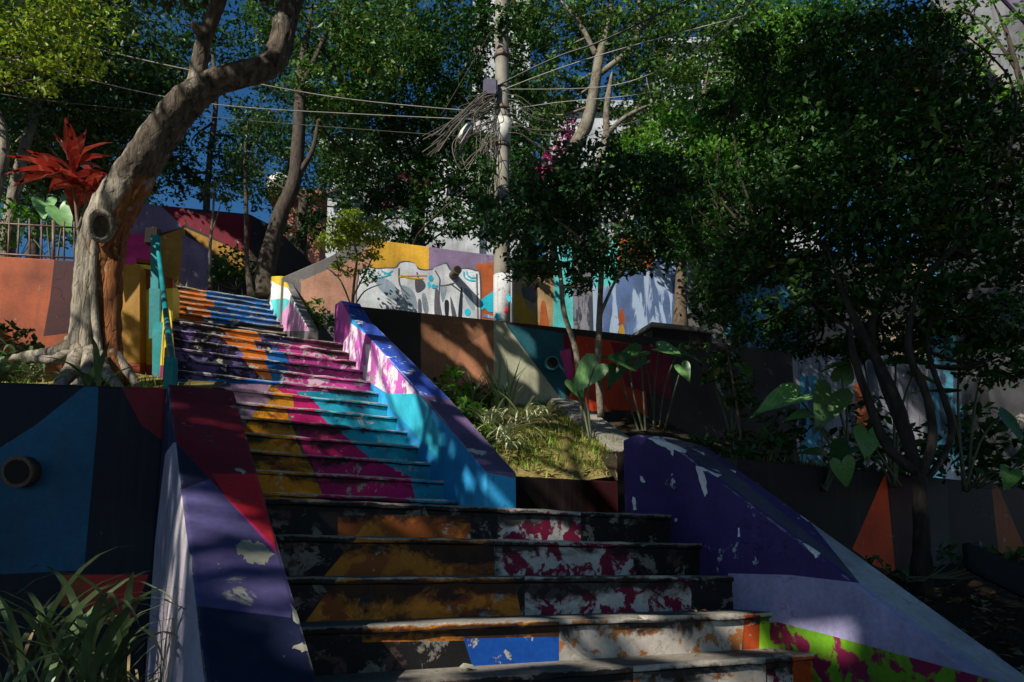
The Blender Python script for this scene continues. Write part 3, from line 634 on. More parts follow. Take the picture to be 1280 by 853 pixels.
def strokes(nm, lines, w, off, mat):
    bm = bmesh.new()
    for L in lines: stroke(bm, QG(*L), w, ga, NW, off)
    new(nm, bm, mat, gw)
strokes('letter_lines', [[(190, 225), (196, 330), (260, 400)], [(412, 240), (440, 290), (442, 330), (480, 330), (530, 318)], [(440, 320), (436, 420), (452, 520)], [(668, 260), (672, 430), (676, 550)], [(300, 250), (312, 300)], [(505, 320), (570, 370), (580, 400)]], .022, .011, PLINE)
strokes('cyan_lines', [[(588, 245), (592, 280), (625, 300), (660, 302)], [(606, 243), (612, 270), (640, 285), (662, 282)], [(0, 250), (60, 285), (140, 262)], [(80, 240), (120, 258), (150, 240)]], .02, .013, PCYAN)
strokes('yellow_lines', [[(180, 280), (260, 272), (360, 270)], [(200, 268), (250, 285), (340, 290)]], .02, .013, OCH)
W_('blue_spatter', [(690, 430), (720, 400), (745, 385), (775, 370), (776, 480), (745, 495), (720, 470), (700, 480)], .006, PCYAN)
W_('blue_spatter', [(708, 512), (740, 510), (775, 525), (772, 535), (735, 530), (710, 525)], .006, MUR1)
W_('grey_circle', [(945, 350), (985, 335), (1035, 350), (1042, 400), (1020, 440), (985, 420), (955, 400)], .006, GRAYW)
W_('painted_trunk', [(1065, 440), (1090, 440), (1110, 640), (1050, 640), (1058, 540)], .006, RUST)
pipe(gw, ong(566, 345), NW + Vector((0, 0, -.06)), .062, .30, PIPE, 6)
# ------------------------------------------------------------------ mural wall at the top of the stairs and orange wall on the left
ma = P(168, 258, 12.4); DM = Vector((.985, .17, 0)); NM = Vector((.17, -.985, 0))
onm = lambda x, y: onplane(x, y, ma, NM)
tag(wall('mural_wall', [onm(*p) for p in ((150, 400), (392, 400), (392, 332), (345, 285), (312, 268), (150, 252))], -NM * .25, BRND, [
    (Q2((450, 0), (590, 0), (700, 105), (600, 130), (450, 130)), LILAC), (Q2((620, 20), (720, 40), (700, 110), (690, 100)), MAROON), (Q2((690, 45), (960, 60), (950, 210), (720, 100)), MAROON),
    (Q2((600, 140), (705, 105), (690, 350), (600, 350)), OCHD), (Q2((700, 105), (950, 210), (930, 290), (790, 190)), OCHD), (Q2((695, 130), (810, 195), (800, 350), (685, 350)), LILAC), (Q2((450, 130), (600, 130), (600, 400), (450, 400)), HOT), (Q2((1030, 150), (1200, 240), (1200, 300), (1030, 290)), BRND)]),  # the diagonal ochre field paints the sun streak across the red
    'shaded mural wall at the stair head with purple, ochre and red fields', 'wall', GW)
oa = P(0, 322, 8.4); NO = Vector((.09, -.996, 0)); ono = lambda x, y: onplane(x, y, oa, NO)
ow = wall('retaining_wall', [ono(*p) for p in ((-60, 480), (175, 480), (175, 331), (-60, 317))], -NO * .2, ORWL, [
    (Q2((208, 220), (330, 225), (330, 500), (165, 520), (190, 380)), WALLMR), (Q2((330, 220), (560, 230), (560, 620), (330, 620)), OCHD)], bev=.01)
tag(ow, 'orange wall under the metal fence at the far left', 'wall', GW)
# yellow wall by the handrail
yv = P(165, 340, 8.7); NY = Vector((.25, -.97, 0)); ony = lambda x, y: onplane(x, y, yv, NY)
yw = wall('yellow_wall', [ony(*p) for p in ((162, 500), (216, 500), (216, 348), (190, 340), (170, 341))], -NY * .5, YEL, [(Q2((515, 630), (680, 622), (680, 780), (510, 780)), MAGE), (Q2((480, 270), (524, 270), (522, 520), (500, 780), (480, 780)), YELB), (Q2((520, 270), (680, 270), (680, 335), (520, 345)), ORBR)], bev=.012)
tag(yw, 'sunlit yellow wall with a magenta foot beside the teal handrail', 'wall')
for i, (yy, hh) in enumerate(((338, 4), (331, 4), (324, 4))):
    bm = bmesh.new(); a = ony(166 + 2 * i, yy + hh); b = ony(190, yy + hh + 2); prism(bm, [a, b, b + Vector((0, 0, .05)), a + Vector((0, 0, .05))], -NY * .4); new('coping_slab', bm, YEL if i % 2 else ORBR, yw)

# ------------------------------------------------------------------ gaps cut into the crowns so sun reaches chosen spots
def lit(p, r): LIT.append((p.x, p.y, p.z, r * (1.35 if r >= .2 else 1.1)))
for x, y, r in ((350, 345, .4), (400, 345, .4), (450, 330, .5), (480, 350, .5), (520, 340, .5), (560, 340, .5), (600, 350, .5), (640, 370, .5), (680, 360, .5), (730, 370, .4), (770, 400, .3), (840, 380, .25), (880, 350, .25)): lit(ong(x, y), r)
for x, y, v, r in ((290, 375, 10.6, .35), (230, 385, 10.3, .3), (340, 380, 10.8, .35), (370, 390, 10.6, .35), (330, 430, 8, .22), (300, 450, 7.4, .2), (350, 470, 7.2, .25), (420, 460, 7.4, .3), (330, 495, 6.6, .18), (400, 485, 6.8, .26), (450, 490, 6.8, .26), (475, 508, 6.5, .22), (420, 515, 6.4, .14), (345, 604, 5.2, .07), (450, 607, 5.2, .05)): lit(onv(x, y, v), r)
for x, y, r in ((450, 430, .3), (480, 450, .3), (500, 470, .3), (520, 510, .22), (545, 540, .12), (590, 610, .07), (570, 530, .1)): lit(onu(x, y, 2.2), r)
for x, y, Y, r in ((105, 320, 6, .35), (105, 380, 6, .35), (120, 440, 6, .4), (130, 275, 6, .3), (150, 240, 6, .28), (60, 445, 6.3, .4), (20, 470, 6.3, .3), (190, 400, 7.5, .4), (185, 450, 7.5, .35), (205, 340, 8, .35), (30, 350, 8.4, .4), (60, 290, 8.4, .5), (90, 215, 8, .55), (60, 260, 8, .3), (180, 190, 6, .07), (200, 150, 6, .06), (345, 35, 6, .12)): lit(P(x, y, Y), r)
for x, y, Y, r in ((720, 575, 6.0, .3), (690, 585, 5.8, .25), (760, 585, 5.8, .25), (660, 575, 6.0, .3), (700, 550, 6.6, .3), (750, 550, 6.6, .3), (650, 540, 6.8, .3), (630, 515, 7.2, .3), (600, 525, 7.0, .2), (680, 530, 7.0, .3), (730, 530, 7.0, .25), (780, 570, 6.0, .2)): lit(P(x, y, Y), r)
for i in range(9): lit(onb(600 + 12 * i, 425 + 9.0 * i), .07)
for i in range(6): lit(onb(540 + 12 * i, 420 + 9.0 * i), .05)
for i in range(6): lit(onb(748 + 14 * i, 520 + 10.0 * i), .08)
for x, y, r in ((650, 420, .06), (670, 440, .05), (690, 455, .05)): lit(onb(x, y), r)
for row, x0, x1 in ((597, 285, 322), (632, 246, 326), (664, 250, 318), (698, 254, 326), (733, 256, 314)):
    for i in range(7): lit(onu(x0 + (x1 - x0) * i / 6, row + 4 * math.sin(i), .3), .004)
for y in range(600, 860, 22): lit(onu(222 - (y - 600) * .05, y, .17), .04)
for x in range(560, 960, 40): lit(onv(x, 800 - .03 * (x - 560), 2.9), .11)
for x in range(780, 1040, 40): lit(onv(x, 826, 2.66), .10)
for x, y, r in ((1030, 750, .10), (1016, 742, .07), (1002, 730, .03), (980, 800, .08), (1040, 815, .08)): lit(onu(x, y, 2.95), r)
for x, y, Y, r in ((835, 440, 9.0, .2), (985, 500, 6.6, .10), (1040, 500, 6.4, .14), (725, 470, 8, .15), (910, 455, 8, .12), (1040, 560, 8.4, .25), (1100, 530, 8.4, .2)): lit(P(x, y, Y), r)
for x, y, r in ((100, 720, .10), (60, 760, .12), (150, 740, .10), (130, 800, .12), (40, 700, .06), (170, 790, .08)): lit(P(x, y, 2.75), r)
def mur_l(x, y, r): lit(onm(x, y), r)
for i in range(6): mur_l(238 + 13 * i, 277 + 9 * i, .15)

# ------------------------------------------------------------------ trees
BARKG = bark_mat('pale_grey_bark', (.07, .055, .04), (.40, .35, .28), 6, .22, 1.0, (.17, .14, .105)); BARKR = bark_mat('red_brown_bare_wood', (.13, .045, .015), (.34, .14, .05), 6, .12, .6)
BARKD = bark_mat('dark_bark', (.03, .024, .02), (.10, .08, .06), 7, .3, .6); BARKB = bark_mat('mottled_light_bark', (.05, .042, .03), (.26, .225, .165), 7, .7, .6, (.22, .2, .15)); BARKX = bark_mat('black_wet_bark', (.012, .010, .009), (.05, .042, .034), 7, .3, .7); BARKT = bark_mat('brown_twig_bark', (.06, .045, .03), (.16, .12, .085), 9, .4, .4)
LF_DK = leaf_mat('leaf_dark_green', (.042, .090, .024), dead=(.12, .09, .02), df=.03); LF_MID = leaf_mat('leaf_mid_green', (.075, .155, .03), dead=(.2, .16, .02), df=.03); LF_YEL = leaf_mat('leaf_yellow_green', (.27, .34, .04), trans=.35)
LF_BLK = leaf_mat('leaf_deep_green', (.024, .074, .013), rough=.5); LF_TEAL = leaf_mat('leaf_cool_green', (.030, .088, .028)); LF_LIME = leaf_mat('leaf_fresh_green', (.11, .25, .03), trans=.35); LF_PNK = leaf_mat('bougainvillea_pink', (.55, .04, .28), hue=.02)
LF_WINE = leaf_mat('leaf_wine', (.12, .03, .045)); LF_RED = leaf_mat('cordyline_red', (.34, .035, .02), var=.4, hue=.015, rough=.35)
GT = 'trees around the stairs'
def crown(name, clumps, size, lai, mat, parent=None, seed=0, sub=26, aspect=.5, gaps=False, shell=.35, **k):
    return leaves(name, clump_pts(clumps, lai * math.pi / (size * size * aspect * .5), seed, shell, sub), size, mat, parent, seed + 1, aspect, gaps=gaps, **k)
def limb(bm, L, r0, r1, sides=8, lump=.15, seed=0, k=4, flare=0, mi=0):
    """L: (px, py, Y) along the limb, r0..r1 in metres"""
    pts = smooth_path([P(*p) for p in L], k); n = len(pts)
    rr = [(r0 + (r1 - r0) * i / (n - 1)) * (1 + flare * max(0, 1 - i / (n * .25)) ** 2) * min(1, .22 + (n - 1 - i) / (n * .22)) for i in range(n)]
    tube(bm, pts, rr, sides, lump, mi, seed); return pts
def twigs(bm, a_pts, clumps, r0=.03, seed=0, per=1):
    r_ = random.Random(seed)
    for c in clumps:
        t = Vector(c[:3])
        for _ in range(per):
            e = t + Vector((r_.uniform(-.5, .5) * c[3], r_.uniform(-.5, .5) * c[4], r_.uniform(-.3, .6) * c[5]))
            a = min(a_pts, key=lambda p: (p - e).length + max(0, p.z - e.z) * 1.5)
            m = (a + e) / 2 + Vector((r_.uniform(-.15, .15), r_.uniform(-.15, .15), -.1)) * (e - a).length
            pts = smooth_path([a, m, e], 4); tube(bm, pts, [r0 * (1 - .8 * i / (len(pts) - 1)) for i in range(len(pts))], 5, .2, 0, r_.randrange(999))
def tree(name, label, limbs, clumps, size, lai, leafm, bark, seed=0, sub=26, tw=.03, per=1, gaps=False, group=GT, aspect=.5, cat='tree', extra=None, shell=.35):
    """limbs: list of (path, r0, r1); first one starts at the ground"""
    b = P(*limbs[0][0][0]); t = thing(name, b, label, cat, group)
    bm = bmesh.new(); pts = []
    for i, (L, r0, r1) in enumerate(limbs): pts += limb(bm, L, r0, r1, 10, .18, seed + i, 5, .5 if i == 0 else 0)
    cl = px_clumps(clumps) if len(clumps[0]) == 5 else clumps
    if tw: twigs(bm, pts, cl, tw, seed, per)
    new('trunk', bm, bark, t); crown('crown', cl, size, lai, leafm, t, seed, sub, aspect, gaps, shell)
    if extra:
        for cl2, s2, l2, m2 in extra: crown('crown', px_clumps(cl2), s2, l2, m2, t, seed + 9, sub, aspect, gaps)
    return t

# the big leaning tree beside the stairs
tb = P(115, 470, 6.0); big = thing('leaning_tree', tb, 'big pale leaning tree with a knot hole and spreading roots left of the handrail', 'tree', GT)
def trunk_mesh():
    bm = bmesh.new(); Y = 6.0
    path = [(116, 492, 6.0, 43), (118, 455, 6.0, 34), (122, 400, 6.0, 30), (125, 340, 6.0, 29), (132, 285, 6.0, 33), (158, 235, 6.0, 31), (186, 190, 6.0, 28), (214, 150, 6.0, 27), (240, 122, 6.0, 25), (268, 104, 6.0, 20), (300, 94, 6.0, 20), (334, 84, 6.05, 19), (349, 62, 6.1, 19), (357, 25, 6.15, 18), (372, -20, 6.2, 16), (392, -90, 6.4, 12), (420, -170, 6.7, 8)]
    lay = bm.verts.layers.float.new('bare'); lay2 = bm.verts.layers.float.new('moss_shade'); ss = lambda x, a, b: max(0, min(1, (x - a) / (b - a)))
    def sweep(path, sides, seed, flute, mi):
        pts4 = smooth_path([Vector((a, b, c)) for a, b, c, d in path], 7); rad = lerpl([d * .84 for *_, d in path], len(pts4))
        r_ = random.Random(seed); ph = [r_.uniform(0, 6.28) for _ in range(4)]; pts = [P(*p) for p in pts4]; rings = []; up = Vector((0, -1, 0))
        for i, p in enumerate(pts):
            d = (pts[min(i + 1, len(pts) - 1)] - pts[max(i - 1, 0)]).normalized(); up = (up - d * up.dot(d)).normalized(); w = d.cross(up); ring = []
            t = i / len(pts)
            for k in range(sides):
                a = 2 * math.pi * k / sides; f = flute * max(.3, 1 - 2.0 * t)
                q = rad[i] * pts4[i].z / F * (1 + f * (.5 * math.sin(3 * a + ph[0] + 2.5 * t) + .35 * math.sin(5 * a + ph[1] - 4 * t) + .3 * math.sin(9 * a + ph[2] + 3 * t)) + .07 * r_.uniform(-1, 1))
                n_ = up * math.cos(a) + w * math.sin(a); v = bm.verts.new(p + n_ * q); ring.append(v); y = pts4[i].y
                v[lay] = max(ss(n_.x, -.45, .25) * ss(y, 262, 310), ss(n_.x, .25, .8) * ss(y, 185, 250)) if mi else 0
                v[lay2] = max(ss(y, 265, 190) * ss(n_.x, -.95, -.4), ss(y, 150, 105)) if mi else ss(y, 140, 60)  # upper bark darkened for moss and shade; the sunlit left edge stays pale
            rings.append(ring)
        for i, (a, b) in enumerate(zip(rings, rings[1:])):
            for k in range(sides): bm.faces.new((a[k], a[(k + 1) % sides], b[(k + 1) % sides], b[k])).smooth = True
        bm.faces.new(rings[-1])
    sweep(path, 40, 3, .20, 1)
    sweep([(236, 128, 5.98, 18), (246, 105, 5.97, 15), (250, 75, 5.95, 12.5), (255, 50, 5.95, 12), (266, 22, 5.95, 12), (276, -10, 5.95, 12), (284, -70, 6, 10), (270, -150, 6.2, 6)], 18, 5, .12, 0)
    sweep([(255, 46, 5.94, 10), (246, 36, 5.9, 8), (243, 28, 5.88, 6)], 10, 6, .1, 0)
    for L, w0, w1, sd_ in ((((126, 246, 5.98), (108, 300, 5.88), (103, 350, 5.86), (101, 400, 5.86), (96, 440, 5.85), (88, 482, 5.82)), 10, 13, 1), (((118, 296, 5.86), (116, 350, 5.84), (119, 400, 5.83), (124, 440, 5.82), (122, 474, 5.80)), 5, 5, 2), (((112, 290, 5.87), (110, 340, 5.85), (109, 390, 5.83), (106, 440, 5.80), (100, 485, 5.76)), 6, 8, 3), (((146, 262, 6.02), (141, 310, 5.98), (138, 370, 5.95), (139, 430, 5.93), (148, 484, 5.90)), 12, 13, 4)):
        pts = smooth_path([P(*p) for p in L], 5); n = len(pts)
        tube(bm, pts, [(w0 + (w1 - w0) * i / n) * 5.85 / F for i in range(n)], 14, .22, 0, sd_)
        if sd_ == 4:
            for v in list(bm.verts)[-14 * n:]: v[lay] = 1
    return bm

def trunk_mat():
    t = NT('old_tree_bark'); co = t.co((1, 1, .2)); n = t.noise(co, 16, 10, .72, .7); n3 = t.noise(t.co(), 5, 8, .65)
    vo = t.n('ShaderNodeTexVoronoi', feature='DISTANCE_TO_EDGE'); t.l(t.co((1, 1, .16)), vo.inputs['Vector']); vo.inputs['Scale'].default_value = 17; fis = t.ramp(t.math('ADD', vo.outputs['Distance'], t.math('MULTIPLY', n, .12)), .02, .10)
    at = lambda a: (lambda x: (setattr(x, 'attribute_name', a), x)[1])(t.n('ShaderNodeAttribute')).outputs['Fac']
    pale = t.mix(t.ramp(n, .35, .65), c4((.10, .082, .06)), c4((.42, .37, .29))); dark = t.mix(t.ramp(n, .35, .65), c4((.025, .02, .016)), c4((.16, .13, .10))); red = t.mix(t.ramp(n, .32, .68), c4((.10, .03, .012)), c4((.36, .15, .055)))
    w = t.ramp(t.math('ADD', at('moss_shade'), t.math('MULTIPLY', t.math('SUBTRACT', n3, .5), 1.6)), .35, .65); b = t.ramp(t.math('ADD', at('bare'), t.math('MULTIPLY', t.math('SUBTRACT', n3, .5), 1.3)), .38, .62)
    c = t.mix(b, t.mix(w, pale, dark), red); c = t.mix(fis, t.mix(.5, c, c4((.02, .016, .012))), c)
    c = t.mix(t.math('MULTIPLY', t.ramp(t.noise(t.co(), 11, 6, .6), .62, .66), .5), c, c4((.30, .32, .26)))
    t.bsdf(c, .9, t.math('ADD', t.math('MULTIPLY', fis, .8), n), .75, .03, .15); return t.m
TRUNKM = trunk_mat()
new('trunk', trunk_mesh(), TRUNKM, big)
for i, (L, r0, r1) in enumerate(([[(98, 425, 5.9), (78, 440, 5.8), (55, 443, 5.9), (30, 446, 6.0), (5, 450, 6.0)], 13, 3], [[(94, 440, 5.85), (70, 450, 5.7), (48, 449, 5.75), (32, 453, 5.75)], 9, 3], [[(100, 440, 5.8), (90, 462, 5.6), (78, 478, 5.4), (70, 492, 5.2)], 12, 5], [[(124, 445, 5.8), (132, 465, 5.6), (146, 482, 5.4), (152, 495, 5.3)], 9, 4], [[(140, 440, 5.9), (158, 462, 5.9), (172, 482, 5.8)], 9, 4], [[(112, 440, 5.8), (110, 465, 5.55), (104, 490, 5.3)], 11, 6])):
    bm = bmesh.new(); pts = smooth_path([P(*p) for p in L], 5); n = len(pts)
    tube(bm, pts, [(r0 + (r1 - r0) * j / n) * 5.8 / F for j in range(n)], 9, .3, 0, 20 + i); new('root', bm, TRUNKM, big)
kc = P(126, 283, 5.80); bm = bmesh.new(); kn = (CAMP - kc).normalized(); kx = kn.cross(Vector((0, 0, 1))).normalized(); kz = kx.cross(kn); ring = []
for i in range(20):
    a = 2 * math.pi * i / 20; ring.append(kc + kx * math.cos(a) * .082 + kz * math.sin(a) * .108 + kn * .02)
tube(bm, ring + ring[:1], [.026] * 21, 8, .25, 0, 2, False); kb = new('knot', bm, TRUNKM, big)
bm = bmesh.new(); cv = bm.verts.new(kc - kn * .02); rv = [bm.verts.new(kc + kx * math.cos(2 * math.pi * i / 16) * .075 + kz * math.sin(2 * math.pi * i / 16) * .10 + kn * .012) for i in range(16)]
for i in range(16): bm.faces.new((cv, rv[i], rv[(i + 1) % 16]))
new('knot_hole', bm, BARKT, kb)
cl = px_clumps([(300, -120, 6.2, 120, 60), (430, -160, 6.8, 130, 70), (180, -110, 6.2, 120, 60), (260, -190, 6.4, 140, 70)])
bm = bmesh.new(); twigs(bm, [P(276, -10, 6), P(284, -70, 6), P(392, -90, 6.4), P(372, -20, 6.2), P(420, -170, 6.7), P(270, -150, 6.2)], cl, .04, 3, 3); new('branch', bm, BARKD, big)
crown('crown', cl, .09, 1.6, LF_DK, big, 31, gaps=True)

# dark trees left, behind the leaning tree
tree('broadleaf_tree', 'dark leafy tree behind the fence at the left edge with a leaning grey trunk', [([(6, 330, 11), (14, 262, 11), (20, 230, 11), (32, 180, 11), (48, 130, 11.2), (60, 60, 11.5)], .10, .06), ([(-14, 330, 10.6), (-8, 250, 10.6), (4, 190, 10.6), (-6, 120, 10.8)], .11, .07)],
     [(30, 90, 11.5, 75, 50), (110, 120, 12, 75, 50), (70, 165, 12, 70, 42), (-10, 150, 11, 60, 50), (150, 190, 12.5, 65, 40), (140, 60, 12, 80, 50), (60, 20, 12, 90, 45), (10, 205, 12, 45, 35), (120, 235, 13, 60, 30), (200, 120, 13, 45, 40), (60, 240, 13.5, 70, 35)], .095, 1.90, LF_DK, BARKG, 51)
tree('broadleaf_tree', 'tree with sunlit yellow green leaves in the top left corner', [([(-120, 300, 9), (-110, 200, 9), (-80, 100, 9), (-40, 30, 9)], .12, .05)],
     [(30, 30, 9, 60, 40), (70, 60, 9, 45, 28), (-20, 70, 9, 40, 40), (100, 20, 9, 40, 28), (55, 95, 9, 28, 16), (20, -30, 9, 90, 30)], .075, 1.1, LF_YEL, BARKT, 57, gaps=True)
tree('broadleaf_tree', 'tree with fine dark leaves behind the fork of the leaning trunk', [([(262, 330, 13), (258, 270, 13), (262, 200, 13.2), (270, 120, 13.5), (262, 40, 14)], .07, .04)],
     [(200, 30, 14, 70, 45), (290, 30, 14, 60, 40), (230, 90, 14, 45, 30), (300, 170, 13.5, 40, 32), (255, 205, 13.5, 50, 26), (225, 180, 14, 35, 30), (325, 120, 14, 30, 45), (290, 235, 13.5, 50, 18), (215, 225, 13.5, 40, 20), (330, 60, 14, 40, 40)], .085, 0.95, LF_BLK, BARKD, 61)
# second trunk and slim stems at the stair head
tree('broadleaf_tree', 'forked dark tree standing at the head of the stairs beside slim stems', [([(330, 372, 11.3), (334, 330, 11.3), (350, 270, 11.3), (368, 225, 11.3), (374, 150, 11.4), (378, 80, 11.6), (392, 0, 11.8)], .15, .07), ([(368, 225, 11.3), (390, 190, 11.3), (398, 150, 11.3)], .05, .03), ([(376, 110, 11.4), (400, 60, 11.5), (420, 10, 11.6)], .05, .03)],
     [(400, 30, 11.8, 60, 40), (440, 90, 12, 60, 50), (350, 10, 11.6, 40, 30), (420, 150, 12, 35, 38), (480, 40, 12.2, 60, 50), (390, 110, 11.4, 32, 30), (450, 190, 12.5, 30, 28)], .085, 1.60, LF_MID, BARKD, 65)
tree('slender_tree', 'slim pale stem left of the forked tree on the stair head bank', [([(263, 362, 11.6), (262, 320, 11.6), (266, 270, 11.6), (268, 230, 11.6)], .03, .015), ([(265, 290, 11.6), (276, 255, 11.6)], .012, .008)], [(270, 235, 11.6, 22, 14), (284, 252, 11.6, 14, 9)], .06, .8, LF_MID, BARKB, 71, tw=.008, group=None)
tree('slender_tree', 'slim dark stem close beside the forked trunk on the stair head bank', [([(314, 370, 11.1), (308, 320, 11.1), (308, 260, 11.1), (306, 200, 11.2), (310, 150, 11.3)], .042, .02)], [(306, 190, 11.2, 24, 24), (312, 150, 11.3, 22, 18)], .06, .8, LF_DK, BARKD, 73, tw=.008, group=None)
# dark drooping tree left of the pole
tree('broadleaf_tree', 'dense dark tree with drooping sprays left of the utility pole', [([(520, 330, 14), (525, 250, 14), (530, 160, 14), (520, 60, 14.3)], .14, .06), ([(525, 230, 14), (480, 160, 14), (450, 110, 14)], .05, .03), ([(530, 160, 14), (570, 110, 14), (590, 60, 14)], .05, .03)],
     [(500, 110, 13.5, 60, 50), (560, 70, 13.5, 45, 45), (520, 170, 13.5, 50, 40), (570, 150, 13.5, 38, 45), (480, 230, 13, 40, 30), (540, 240, 13, 45, 40), (590, 210, 13, 20, 40), (460, 260, 13, 35, 22), (520, 285, 12.6, 50, 18), (580, 275, 12.6, 30, 24), (450, 50, 14, 50, 40), (530, 20, 14, 60, 30), (430, 210, 13.5, 28, 30), (415, 130, 13.5, 40, 36), (470, 150, 13.5, 50, 40), (555, 200, 13.4, 46, 40), (500, 60, 14, 60, 40), (590, 110, 13.6, 24, 34), (606, 235, 10.5, 13, 34), (634, 20, 10.5, 14, 22), (640, 100, 11.5, 20, 12), (600, 45, 12.5, 22, 34), (655, 50, 12.5, 18, 26), (590, 5, 12.6, 26, 24), (660, 105, 12.6, 22, 20), (575, 185, 12.8, 26, 24)], .085, 2.10, LF_BLK, BARKD, 81, extra=[([(470, 260, 12.8, 25, 18), (510, 235, 12.8, 26, 20)], .08, .7, LF_WINE)])
# light barked tree right of the pole
tree('broadleaf_tree', 'light barked tree with a leaning branching trunk right of the utility pole', [([(702, 330, 12.2), (700, 230, 12.2), (716, 190, 12.2), (735, 150, 12.2), (744, 105, 12.2), (752, 62, 12.2), (772, 10, 12.3)], .15, .07), ([(747, 95, 12.2), (790, 58, 12.2), (800, 20, 12.2), (795, -30, 12.3)], .055, .03), ([(745, 70, 12.2), (725, 30, 12.2), (700, 0, 12.2)], .05, .03), ([(730, 230, 12.1), (756, 185, 12.1), (758, 140, 12.1), (765, 90, 12.1)], .07, .05), ([(757, 170, 12.1), (780, 148, 12.1), (815, 130, 12.1)], .05, .03), ([(754, 60, 12.2), (765, 0, 12.2), (768, -40, 12.2)], .05, .03)],
     [(690, 20, 12.5, 45, 35), (740, 25, 12.6, 45, 30), (800, 50, 12.4, 50, 40), (860, 60, 12.4, 50, 40), (830, 110, 12.3, 45, 25), (780, 90, 12.6, 30, 20), (880, 20, 12.5, 50, 35), (710, 75, 12.6, 28, 16), (790, 5, 12.4, 60, 28), (930, 40, 12.4, 50, 45), (690, 110, 12.8, 40, 22), (660, 60, 13, 30, 30), (770, 125, 12.6, 26, 16), (655, 5, 12.8, 30, 20), (720, 120, 12.6, 24, 22), (775, 165, 12.5, 24, 22), (740, 60, 12.7, 26, 20), (690, 150, 12.8, 22, 18), (800, 140, 12.4, 28, 20)], .08, 1.75, LF_MID, BARKB, 87)
tree('broadleaf_tree', 'bushy tree with a sunlit green side above the mural', [([(850, 420, 10.9), (852, 330, 10.9), (858, 250, 10.9), (870, 170, 11), (885, 90, 11.2)], .09, .04), ([(856, 280, 10.9), (900, 220, 10.9), (930, 170, 11)], .05, .03), ([(858, 250, 10.9), (820, 200, 10.9)], .04, .02)],
     [(855, 180, 10.6, 60, 40), (910, 160, 10.6, 50, 40), (900, 230, 10.2, 60, 40), (840, 235, 10.2, 45, 32), (800, 200, 10.6, 40, 25), (950, 110, 10.6, 55, 45), (960, 200, 10, 50, 40), (870, 290, 10, 45, 30), (900, 330, 9.6, 35, 30), (1000, 60, 10.8, 60, 45)], .075, 2.88, LF_LIME, BARKT, 91, extra=[([(870, 260, 10.4, 60, 40), (930, 270, 9.9, 60, 50), (940, 330, 9.5, 45, 35)], .07, 1.5, LF_DK)])
# dark tree in front of the pole
tree('broadleaf_tree', 'small dark tree with two thin stems growing from the grass bank', [([(737, 550, 7.6), (728, 505, 7.6), (720, 440, 7.6), (705, 390, 7.6), (700, 340, 7.7), (690, 290, 7.8)], .036, .02), ([(751, 522, 8.2), (748, 450, 8.1), (750, 380, 8), (752, 320, 8), (748, 260, 8)], .04, .025), ([(750, 395, 8), (770, 350, 8), (800, 310, 8)], .02, .014), ([(752, 330, 8), (715, 290, 7.9), (670, 260, 7.8)], .018, .012), ([(752, 320, 8), (790, 260, 8), (830, 250, 8)], .02, .012)],
     [(640, 295, 7.7, 38, 28), (680, 250, 7.9, 48, 36), (735, 215, 8, 48, 38), (790, 235, 8, 50, 40), (840, 280, 8, 42, 40), (700, 320, 7.7, 52, 26), (765, 315, 8, 45, 32), (660, 335, 7.6, 28, 16), (820, 320, 8, 28, 24), (722, 355, 7.7, 20, 12), (850, 225, 8.2, 36, 26), (625, 270, 8, 24, 20), (700, 270, 8.1, 50, 30)], .068, 3.23, LF_TEAL, BARKB, 95, sub=22, tw=.014, per=2)
